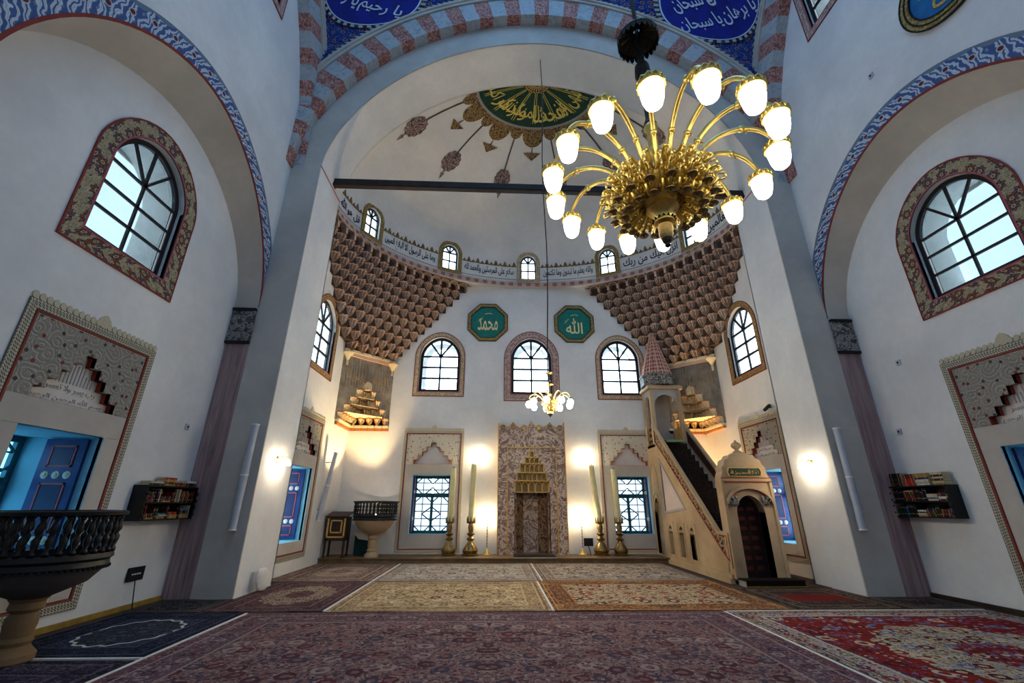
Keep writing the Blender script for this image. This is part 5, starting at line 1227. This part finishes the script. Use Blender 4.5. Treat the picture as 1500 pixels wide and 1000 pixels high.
for a_, b_ in (((.38, 3.64), (.43, 3.64)), ((.43, 3.64), (.43, 3.69)), ((.43, 3.69), (.39, 3.69)), ((.36, 3.70), (.42, 3.73))): sc_m.tube([(a_[0], 0, a_[1]), (b_[0], 0, b_[1])], .009, 4)
SC_ME = sc_m.mesh('scroll_bracket', M_GOLD, smooth=True)
BE_ME = MB().lathe([(0, .05), (.012, .045), (.016, .02), (.035, .0), (.037, -.008), (.02, -.004), (.008, -.02), (0, -.03)], (0, 0, 0), 10).mesh('pendant_bell', M_GOLDD, smooth=True)
for k in range(16):
    a = rad(-90+22.5*k); a = PI/2-rad(22.5*k)
    ar_ = place('arm', ARM_ME, gc, (CX, CY, 0), a)
    ex, ey = CX+.785*cos(a), CY+.785*sin(a)
    place('shade_collar', CR_ME, gc, (ex, ey, 3.842), 0, (1.12, 1.12, 1.15)); g_ = place('glass_shade', SH_ME, gc, (ex, ey, 3.845))
    place('scroll_bracket', SC_ME, gc, (CX, CY, 0), a+rad(11.25))
    place('scroll_bracket', SC_ME, gc, (CX, CY, -.01), a+rad(3), (.85, .85, 1))
    place('pendant_bell', BE_ME, gc, (CX+.27*cos(a+.2), CY+.27*sin(a+.2), 3.51)); place('pendant_bell', BE_ME, gc, (CX+.15*cos(a), CY+.15*sin(a), 3.62), 0, (.8, .8, .8))
    place('pendant_bell', BE_ME, gc, (CX+.35*cos(a+.2), CY+.35*sin(a+.2), 3.57))

# ------------------------------------------------------------ small chandelier on its long cable
s_ = empty('small_chandelier', (0, 9.2, 3.3), 'small brass chandelier with round lit globes hanging before the mihrab', 'chandelier')
SX, SY = 0, 9.2
MB().tube([(SX-.0+.03*sin(z*1.1), SY, z) for z in [4.15+i*.9 for i in range(11)]]+[(SX, SY, 14.3)], .014, 5).build('cable', M_DARKMET, s_)
MB().lathe([(0, 4.35), (.02, 4.34), (.1, 4.31), (.02, 4.28), (.02, 4.16), (.04, 4.12), (.02, 4.08), (.09, 4.05), (.02, 4.02), (.022, 3.86), (.05, 3.83), (.03, 3.78), (.07, 3.7), (.05, 3.6), (.09, 3.52), (.06, 3.45), (.07, 3.40), (.03, 3.36), (0, 3.32)], (SX, SY, 0), 14).build('stem', M_GOLDD, s_, True)
am = MB().tube([(r_, 0, z) for r_, z in spline([(.05, 3.66), (.14, 3.70), (.24, 3.80), (.35, 3.84), (.43, 3.79), (.46, 3.70)])], .012, 6).tube(scroll(.15, 3.62, .06, 1.3, 1, 1), .012, 5).tube(scroll(.10, 3.50, .05, 1.3, 2, -1), .011, 5).mesh('arm', M_GOLD, smooth=True)
gm_ = MB().lathe([(0, -.15), (.035, -.14), (.062, -.105), (.068, -.07), (.055, -.03), (.03, -.005), (0, 0)], (0, 0, 0), 14).mesh('glass_globe', M_BULB2, smooth=True)
hm = MB().lathe([(0, .03), (.025, .025), (.03, -.015), (0, -.01)], (0, 0, 0), 10).mesh('lamp_holder', M_DARKMET, smooth=True)
for k in range(9):
    a = rad(40*k+14); place('arm', am, s_, (SX, SY, 0), a); ex, ey = SX+.46*cos(a), SY+.46*sin(a)
    place('lamp_holder', hm, s_, (ex, ey, 3.69)); place('glass_globe', gm_, s_, (ex, ey, 3.685))
# ------------------------------------------------------------ sconces on the piers
for sg, lab in ((-1, 'brass two-shade wall lamp lit on the pier above the cushion'), (1, 'brass two-shade wall lamp lit on the pier beside the stepped pulpit')):
    x, y, z = sg*XP, 9.45, 2.42; r = empty('wall_sconce', (x, y, z), lab, 'lamp')
    MB().lathe([(0, .03), (.05, .028), (.075, .01), (.08, 0)], (0, 0, 0), 14).map(lambda a, b, c: (x-sg*c, y+a, z+b)).build('back_plate', M_GOLD, r, True)
    for d in (-1, 1):
        MB().tube(spline([(x, y, z), (x-sg*.07, y+d*.05, z+.05), (x-sg*.13, y+d*.10, z+.07), (x-sg*.16, y+d*.13, z+.03)]), .01, 6).build('arm', M_GOLD, r, True)
        p = (x-sg*.16, y+d*.13, z+.03)
        MB().lathe([(0, .02), (.03, .015), (.035, -.01), (0, -.005)], p, 10).build('shade_holder', M_GOLD, r, True)
        MB().lathe([(.03, -.01), (.045, -.04), (.06, -.08), (.07, -.12), (.062, -.125), (0, -.09)], p, 14).build('glass_shade', M_BULB3, r, True)

# ------------------------------------------------------------ column loudspeakers
def speaker(p0, p1, lab, wx):
    r = empty('column_loudspeaker', p0, lab, 'loudspeaker'); a, b = Vector(p0), Vector(p1)
    MB().tube([a, b], .068, 12).build('body', M_GREYM, r, True)
    for t in (0, .5, 1): q = a.lerp(b, t); d = (b-a).normalized()*.012; MB().tube([q-d, q+d], .072, 12).build('end_cap' if t != .5 else 'joint_ring', M_WHITE, r)
    for t in (.15, .85):
        q = a.lerp(b, t); MB().tube([q, Vector(wx(q))], .012, 6).build('bracket', M_DARKMET, r)
speaker((-5.92, 8.69, 1.12), (-5.90, 8.69, 3.02), 'slim white column loudspeaker on the pier face near the cushion', lambda q: (q.x, Y1, q.z))
speaker((5.87, 8.69, 1.14), (5.87, 8.69, 3.06), 'slim white column loudspeaker on the pier face near the tall red pile of books', lambda q: (q.x, Y1, q.z))
speaker((-6.06, 13.15, 1.15), (-5.86, 13.22, 2.98), 'slim grey column loudspeaker tilted off the apse wall above the reading desk', lambda q: (-XA, q.y, q.z))

# ------------------------------------------------------------ bookcases and books
BKM = {}
def bookmat(n, c):
    if n not in BKM: BKM[n] = plain(n+'_book_cloth', c, .6, 0, .2, 30)
    return BKM[n]
PAGES = plain('book_page_edges', S(206, 190, 150), .8, 0, .1, 60)
BC = {'dark green': S(22, 54, 38), 'black': S(20, 18, 20), 'dark red': S(110, 20, 22), 'brown': S(74, 44, 28), 'navy': S(24, 30, 66), 'cream': S(196, 184, 150), 'bright red': S(170, 24, 22), 'white': S(214, 212, 204), 'blue': S(40, 96, 170), 'ochre': S(168, 132, 72)}
def book(F, u0, u1, v0, v1, w0, w1, colr, how, where, grp):
    """box in wall frame: upright (spine to the room) or lying flat"""
    m = MB(); c = .004; t = .003
    if how == 'upright':
        m.box(u0, u0+t, v0, v1, w0, w1).box(u1-t, u1, v0, v1, w0, w1).box(u0, u1, v0, v1, w1-t, w1); m.box(u0+t, u1-t, v0+c, v1-c, w0+c, w1-t, 1)
        for q in (.2, .78): m.box(u0-.001, u1+.001, v0+(v1-v0)*q, v0+(v1-v0)*q+.006, w1-.001, w1+.0015, 2)
    else:
        m.box(u0, u1, v0, v0+t, w0, w1).box(u0, u1, v1-t, v1, w0, w1).box(u0, u1, v0, v1, w1-t, w1); m.box(u0+c, u1-c, v0+t, v1-t, w0+c, w1-t, 1)
        [m.box(u0+(u1-u0)*q, u0+(u1-u0)*q+.008, v0-.0005, v1+.0005, w1-.001, w1+.0015, 2) for q in (.18, .8)]
    m.map(F); o = m.build('book', [bookmat(colr.replace(' ', '_'), BC[colr]), PAGES, M_GILT], None, at=F((u0+u1)/2, v0, (w0+w1)/2))
    tag(o, '%s book %s' % (colr, where), 'book', grp)
def bookcase(F, u0, u1, v0, v1, lab, rich, wh):
    dp = .24; r = empty('wall_bookcase', F((u0+u1)/2, v0, 0), lab, 'bookcase'); mid = (v0+v1)/2
    MB().box(u0, u1, v0, v1, .0, .012).map(F).build('back_board', M_BLACKW, r)
    for z in (v0, mid-.01, v1-.02): MB().box(u0, u1, z, z+.022, .0, dp).map(F).build('shelf', M_BLACKW, r)
    ed = lambda s: [(s, v0), (s, v1)]
    for u in (u0-.02, u1): MB().box(u, u+.02, v0-.0, v1+.0, 0, dp).map(F).build('side_board', M_BLACKW, r)
    for u in (u0-.02, u1):
        for k in range(4): MB().lathe([(0, 0), (.022, .01), (.03, .04), (.02, .07)], F(u+.01, v0+.05+k*(v1-v0-.1)/4, dp+.005), 6).build('carved_edge', M_BLACKW, r)
    R2 = random.Random(5 if rich else 9)
    for shelf, z0, z1 in (('lower', v0+.022, mid-.01), ('upper', mid+.012, v1-.02)):
        u = u0+.01; h = z1-z0
        while u < u1-.05:
            if R2.random() < .28 and u < u1-.24:
                z = z0; wd = .17+.03*R2.random()
                for k in range(R2.randint(3, 6)):
                    t = .022+.02*R2.random()
                    if z+t > z1-.01: break
                    book(F, u, u+wd, z, z+t-.001, .05, .2+.03*R2.random(), R2.choice(list(BC)), 'flat', 'lying flat on the %s shelf of the %s' % (shelf, wh), 'flat books in the %s' % wh); z += t
                u += wd+.012
            else:
                t = .022+.022*R2.random(); hh = h*(.70+.24*R2.random())
                book(F, u, u+t-.001, z0, z0+hh, .045, .19+.03*R2.random(), R2.choice(['dark green', 'black', 'dark green', 'brown', 'navy', 'black', 'dark red'] + (['cream', 'blue'] if rich else ['cream'])), 'upright', 'standing upright on the %s shelf of the %s' % (shelf, wh), 'upright books in the %s' % wh); u += t+.0015
    return r, dp
def piles(F, z, items, wh):
    for u, w, cols in items:
        y = z
        for k, c in enumerate(cols):
            t = .03+.012*((k*7) % 3)/2; book(F, u+.004*(k % 3), u+w+.004*(k % 3)-.006*((k+1) % 2), y+.001, y+t, .03, .19, c, 'flat', 'in a pile on top of the %s' % wh, 'books piled on top of the %s' % wh); y += t
bookcase(FL, 7.50, 8.70, 1.30, 1.84, 'black wall bookcase with a low pile of red books on top, beyond the near pulpit', False, 'bookcase beyond the near pulpit')
piles(FL, 1.84, [(7.55, .3, ['dark green', 'cream']), (7.9, .26, ['ochre', 'dark red', 'ochre', 'bright red']), (8.18, .2, ['bright red', 'dark red']), (8.42, .27, ['brown', 'black', 'white'])], 'bookcase beyond the near pulpit')
bookcase(FR, 7.66, 8.80, 1.36, 1.92, 'black wall bookcase with a tall pile of red books on top, opposite the near pulpit', True, 'bookcase opposite the near pulpit')
piles(FR, 1.92, [(7.68, .22, ['ochre', 'cream', 'brown', 'cream', 'black', 'cream']), (7.96, .26, ['white', 'cream', 'white', 'navy', 'ochre', 'ochre']), (8.26, .2, ['bright red', 'bright red', 'bright red', 'bright red', 'dark red', 'brown']), (8.52, .24, ['black', 'brown', 'black', 'brown', 'black', 'black', 'black'])], 'bookcase opposite the near pulpit')

# ------------------------------------------------------------ octagon panels and the round medallion
for sx_, tx, lab in ((-1.53, 'محمد', 'green octagonal calligraphy panel on the side of the tallest straight candle'), (1.70, 'الله', 'green octagonal calligraphy panel on the side of the stepped pulpit')):
    z = 7.91; r = empty('calligraphy_panel', (sx_, YB, z-.75), lab, 'panel')
    oc = lambda R_: [(sx_+R_*cos(PI/8+PI/4*k), z+R_*sin(PI/8+PI/4*k)) for k in range(8)]
    MB().ring(oc(.80), oc(.66), 0, .04).map(FB).build('gilt_frame', M_YELB, r); plate([oc(.67)], .005, .015).map(FB).build('green_ground', M_GREEN, r)
    MB().ring(oc(.81), oc(.785), 0, .05).map(FB).build('frame_edge', M_DARKMET, r); MB().ring(oc(.675), oc(.65), 0, .046).map(FB).build('frame_edge', M_DARKMET, r)
    text_mb(tx, .74 if sx_ < 0 else .62, .5 if sx_ < 0 else .62, .012, .009).map(lambda x, y, w: FB(sx_+x, z-.08+y, .016+w)).build('gold_lettering', M_GILTL, r)
    for k in range(3): MB().tube([FB(sx_-.36+.06*k, z+.02+.07*k*(1 if sx_ > 0 else .6), .02), FB(sx_-.30+.05*k, z+.07+.05*k, .02), FB(sx_-.33+.06*k, z+.12+.04*k, .02)], .010, 4).build('gold_flourish', M_GILTL, r)
    MB().tube([FB(sx_-.12, z+.34, .02), FB(sx_+.05, z+.37, .02), FB(sx_+.16, z+.34, .02)], .012, 4).build('gold_flourish', M_GILTL, r)
r = empty('round_medallion', FSR(4.5, 9.4, 0), 'round azure medallion with a gold meander rim high on the wall', 'medallion')
ci = lambda R_: [(4.42+R_*cos(2*PI*k/40), 10.12+R_*sin(2*PI*k/40)) for k in range(40)]
plate([ci(.60)], .02, .035).map(FSR).build('azure_ground', M_SKYB, r); MB().ring(ci(.78), ci(.60), .02, .05).map(FSR).build('gold_rim', M_YELB, r)
for R_ in (.78, .69, .60): MB().ring(ci(R_+.012), ci(R_-.012), .02, .06).map(FSR).build('rim_line', M_DARKMET, r)
for q in (0, 1): MB().tube(spline([FSR(4.42-a, 10.1+b, .036) for a, b in (((-.4, .1), (-.2, -.1), (-.25, -.35), (.0, -.42), (.3, -.2), (.42, .2)), ((-.1, .3), (.05, .0), (.2, -.15), (.1, -.3)))[q]]), .028, 6).build('gold_lettering', M_GILT, r)

# ------------------------------------------------------------ odds and ends
def soft_box(c, hx, hy, hz, p=3.2, n=14):
    m = MB()
    def fn(a, b):
        th, ph = 2*PI*a, PI*(b-.5); e = 2/p; sp_ = lambda q: math.copysign(abs(q)**e, q)
        return (c[0]+hx*sp_(cos(ph))*sp_(cos(th)), c[1]+hy*sp_(cos(ph))*sp_(sin(th)), c[2]+hz*sp_(sin(ph)))
    return m.grid(fn, n*2, n)
m = soft_box((0, 0, .2), .055, .17, .2, 2.6); m.map(lambda x, y, z: (-5.56-.10*(z-.2)+x+.02*sin(9*y), 9.42+y+.015*sin(11*z), z*.98+.03))
o = m.build('cushion', M_CLOTH, None, True, at=(-5.56, 9.42, 0)); tag(o, 'white cloth cushion leaning against the foot of the pier', 'cushion')
MB().tube([(-5.56-.10*(z-.2)-.0, 9.42+.172*cos(a), z) for a, z in [(2*PI*i/20, .23+.185*sin(2*PI*i/20)) for i in range(20)]], .006, 4, closed=True).build('piping', M_CLOTH, o)
sg_ = empty('sign_stand', (-6.86, 8.0, 0), 'small black sign on a thin pole leaning at the wall beyond the near pulpit', 'sign')
MB().tube([(-6.80, 7.98, .01), (-6.91, 8.03, .42)], .008, 5).build('pole', M_BLACK, sg_); MB().box(-6.94, -6.92, 7.86, 8.2, .40, .60).build('board', M_BLACK, sg_)
for k in range(4): MB().box(-6.921, -6.917, 7.94+.05*k, 7.975+.05*k, .49, .51).build('lettering', M_WHITE, sg_)
for F, u, v, lab in ((FR, 7.97, 4.27, 'small grey wall box high on the wall over the bookcase opposite the near pulpit'), (FR, 8.42, 2.96, 'small grey wall box lower on the wall over the bookcase opposite the near pulpit'), (FL, 8.31, 2.9, 'small grey switch on the wall over the bookcase beyond the near pulpit'), (FSR, 6.05, 8.95+.9, 'small grey plate on the upper wall beside the round medallion')):
    o = MB().box(u-.05, u+.05, v-.055, v+.055, 0, .02).box(u-.035, u+.035, v-.04, v+.04, .02, .028).map(F).build('wall_box', M_GREYM, None, at=F(u, v, 0)); tag(o, lab, 'switch'); MB().box(u-.015, u+.015, v-.02, v+.02, .028, .036).map(F).build('rocker', M_DARKMET, o)
cm_ = empty('security_camera', (XA, 11.0, 3.98), 'small black security camera on the apse wall behind the stepped pulpit', 'camera')
MB().tube([(XA, 11.0, 4.0), (XA-.1, 11.0, 4.0)], .014, 6).build('bracket', M_BLACK, cm_); MB().tube([(XA-.10, 10.93, 4.03), (XA-.12, 11.13, 3.95)], .045, 10).build('body', M_BLACK, cm_); MB().tube([(XA-.092, 10.90, 4.042), (XA-.10, 10.93, 4.03)], .036, 10).build('lens', M_IRON, cm_)

# ------------------------------------------------------------ carpets
PUR = [S(74, 48, 56), S(150, 128, 124), S(60, 62, 84), S(110, 60, 66)]
def rug(x0, x1, y0, y1, lab, z=.012, fringe=None, skew=0, **kw):
    w, h = x1-x0, y1-y0; mat = mk_rug(kw.pop('name'), w, h, **kw); m = MB(); n = 10
    def fn(a, b): return (x0+w*a+skew*b, y0+h*b, z+.004*sin(a*9+b*5))
    m.grid(fn, n, n, w, h)
    for e in ([(i/n, 0) for i in range(n+1)], [(1, i/n) for i in range(n+1)], [(1-i/n, 1) for i in range(n+1)], [(0, 1-i/n) for i in range(n+1)]):
        for p, q in zip(e, e[1:]):
            A, B = fn(*p), fn(*q); m.face([A, B, (B[0], B[1], .001), (A[0], A[1], .001)], [(p[0]*w, p[1]*h), (q[0]*w, q[1]*h)]*2)
    o = m.build('carpet', mat, None, at=((x0+x1)/2, (y0+y1)/2, 0)); tag(o, lab, 'carpet')
    for s in (fringe or ''):
        g_ = .035
        if s == 'f': b = (x0, x1+skew, y1-.0, y1+g_)
        if s == 'n': b = (x0, x1, y0-g_, y0)
        if s == 'l': b = (x0-g_, x0, y0, y1)
        if s == 'r': b = (x1, x1+g_, y0, y1)
        MB().box(*b, .002, z+.006).build('fringe', M_CLOTH, o)
    return o
rug(-4.86, 2.42, -1.0, 7.66, 'huge dull purple all-over patterned carpet in the middle of the hall', .016, 'lr', name='purple_carpet', field=S(122, 88, 86), accents=[S(70, 40, 46), S(160, 138, 128), S(64, 62, 76), S(140, 98, 90), S(92, 40, 46)], border=S(104, 78, 84), bacc=[S(150, 132, 124), S(60, 44, 60), S(120, 62, 66)], bw=.55, sc_=3.2)
rug(-3.74, -.24, 7.76, 10.55, 'cream carpet with fine regular pattern, between the medallion carpet and the dark-bordered one', .012, 'r', name='cream_carpet', field=S(188, 160, 118), accents=[S(112, 76, 54), S(214, 194, 152), S(96, 58, 46), S(140, 108, 78)], border=S(160, 128, 94), bacc=[S(196, 172, 130), S(120, 84, 62)], bw=.35, sc_=3.0)
rug(-.20, 3.62, 7.76, 10.58, 'ivory and red speckled carpet with dark russet border, before the stepped pulpit', .013, None, name='ivory_red_carpet', field=S(206, 184, 146), accents=[S(92, 28, 24), S(48, 30, 36), S(140, 52, 34), S(110, 44, 30)], border=S(104, 38, 22), bacc=[S(160, 104, 46), S(40, 26, 30), S(186, 140, 80)], bw=.42, sc_=2.5)
rug(-5.62, -3.80, 7.80, 10.55, 'dark wine carpet with pale oval medallion beside the white cushion', .012, 'r', name='wine_medallion_carpet', field=S(84, 56, 60), accents=[S(60, 36, 46), S(120, 88, 84), S(70, 44, 50)], border=S(74, 46, 54), bacc=[S(126, 100, 92), S(52, 34, 44)], bw=.3, sc_=5, med=S(176, 160, 132), medr=.34)
rug(-6.05, -3.80, 10.62, 13.62, 'worn rosy carpet with a pale lozenge, before the reading desk', .011, 'r', name='rosy_carpet', field=S(118, 92, 84), accents=[S(170, 150, 126), S(80, 54, 54), S(140, 112, 98)], border=S(110, 80, 74), bacc=[S(176, 156, 132), S(70, 48, 50)], bw=.32, sc_=4.6, med=S(170, 150, 126), medr=.3)
rug(-3.74, -.12, 10.62, 13.62, 'pale greyish carpet lit blue from the window, before the tallest straight candle', .011, 'r', name='pale_grey_carpet', field=S(182, 168, 150), accents=[S(104, 90, 88), S(206, 196, 182), S(80, 74, 84), S(140, 116, 104)], border=S(150, 132, 118), bacc=[S(186, 172, 154), S(110, 92, 88)], bw=.3, sc_=2.8)
rug(-.06, 3.62, 10.62, 13.62, 'pale fawn carpet before the leaning candle', .011, None, name='pale_fawn_carpet', field=S(170, 152, 134), accents=[S(96, 78, 74), S(204, 190, 168), S(116, 88, 80), S(76, 68, 78)], border=S(142, 120, 106), bacc=[S(184, 166, 144), S(104, 84, 80)], bw=.3, sc_=2.8)
rug(-6.70, -4.91, 5.66, 7.72, 'navy carpet with a white-edged dark oval, beside the near pulpit', .012, 'n', name='navy_oval_carpet', field=S(26, 32, 52), accents=[S(48, 56, 80), S(90, 92, 100), S(20, 22, 34)], border=S(22, 26, 42), bacc=[S(66, 70, 86), S(14, 16, 26)], bw=.36, sc_=5, med=S(40, 38, 42), medc=S(206, 200, 186), medr=.30)
rug(-6.80, -5.68, 7.80, 8.76, 'dark narrow carpet at the foot of the mauve band beyond the near pulpit', .010, None, name='dark_narrow_carpet', field=S(36, 34, 38), accents=[S(100, 92, 86), S(20, 18, 22)], border=S(24, 22, 26), bacc=[S(90, 82, 76)], bw=.12, sc_=7)
rug(-6.42, -4.93, 2.2, 5.58, 'dark violet carpet under the near edge of the round pulpit', .011, None, name='dark_violet_carpet', field=S(58, 46, 62), accents=[S(92, 78, 90), S(34, 30, 44), S(110, 92, 92)], border=S(44, 34, 50), bacc=[S(96, 84, 92), S(26, 22, 34)], bw=.4, sc_=4)
rug(2.50, 6.70, 3.3, 7.66, 'bright red carpet with blue and ivory centre and white flowered border', .013, 'f', name='red_ivory_carpet', field=S(128, 26, 20), accents=[S(92, 16, 18), S(150, 40, 28), S(90, 120, 160), S(70, 20, 20), S(196, 180, 150)], border=S(196, 188, 172), bacc=[S(48, 52, 84), S(150, 40, 34), S(120, 110, 60)], bw=.38, sc_=3.0, med=S(190, 172, 138), medr=.31)
rug(3.74, 5.55, 7.74, 9.62, 'dark small carpet with a red centre in front of the pulpit portal', .014, None, name='dark_red_centre_carpet', field=S(40, 32, 34), accents=[S(96, 80, 66), S(60, 50, 52), S(110, 40, 34)], border=S(34, 28, 30), bacc=[S(120, 106, 88), S(60, 30, 28)], bw=.3, sc_=6, band=S(116, 26, 22))
rug(5.60, 6.80, 7.72, 8.72, 'dark carpet at the foot of the mauve band opposite the near pulpit', .012, None, name='dark_corner_carpet', field=S(44, 32, 34), accents=[S(110, 96, 80), S(70, 30, 30), S(28, 24, 30)], border=S(30, 24, 28), bacc=[S(100, 88, 76)], bw=.22, sc_=6)
rug(5.22, 6.06, 9.7, 13.6, 'dark runner carpet between the stepped pulpit and the apse wall', .010, None, name='dark_runner_carpet', field=S(52, 30, 30), accents=[S(100, 80, 66), S(30, 22, 28)], border=S(34, 22, 24), bacc=[S(96, 78, 60)], bw=.2, sc_=6)
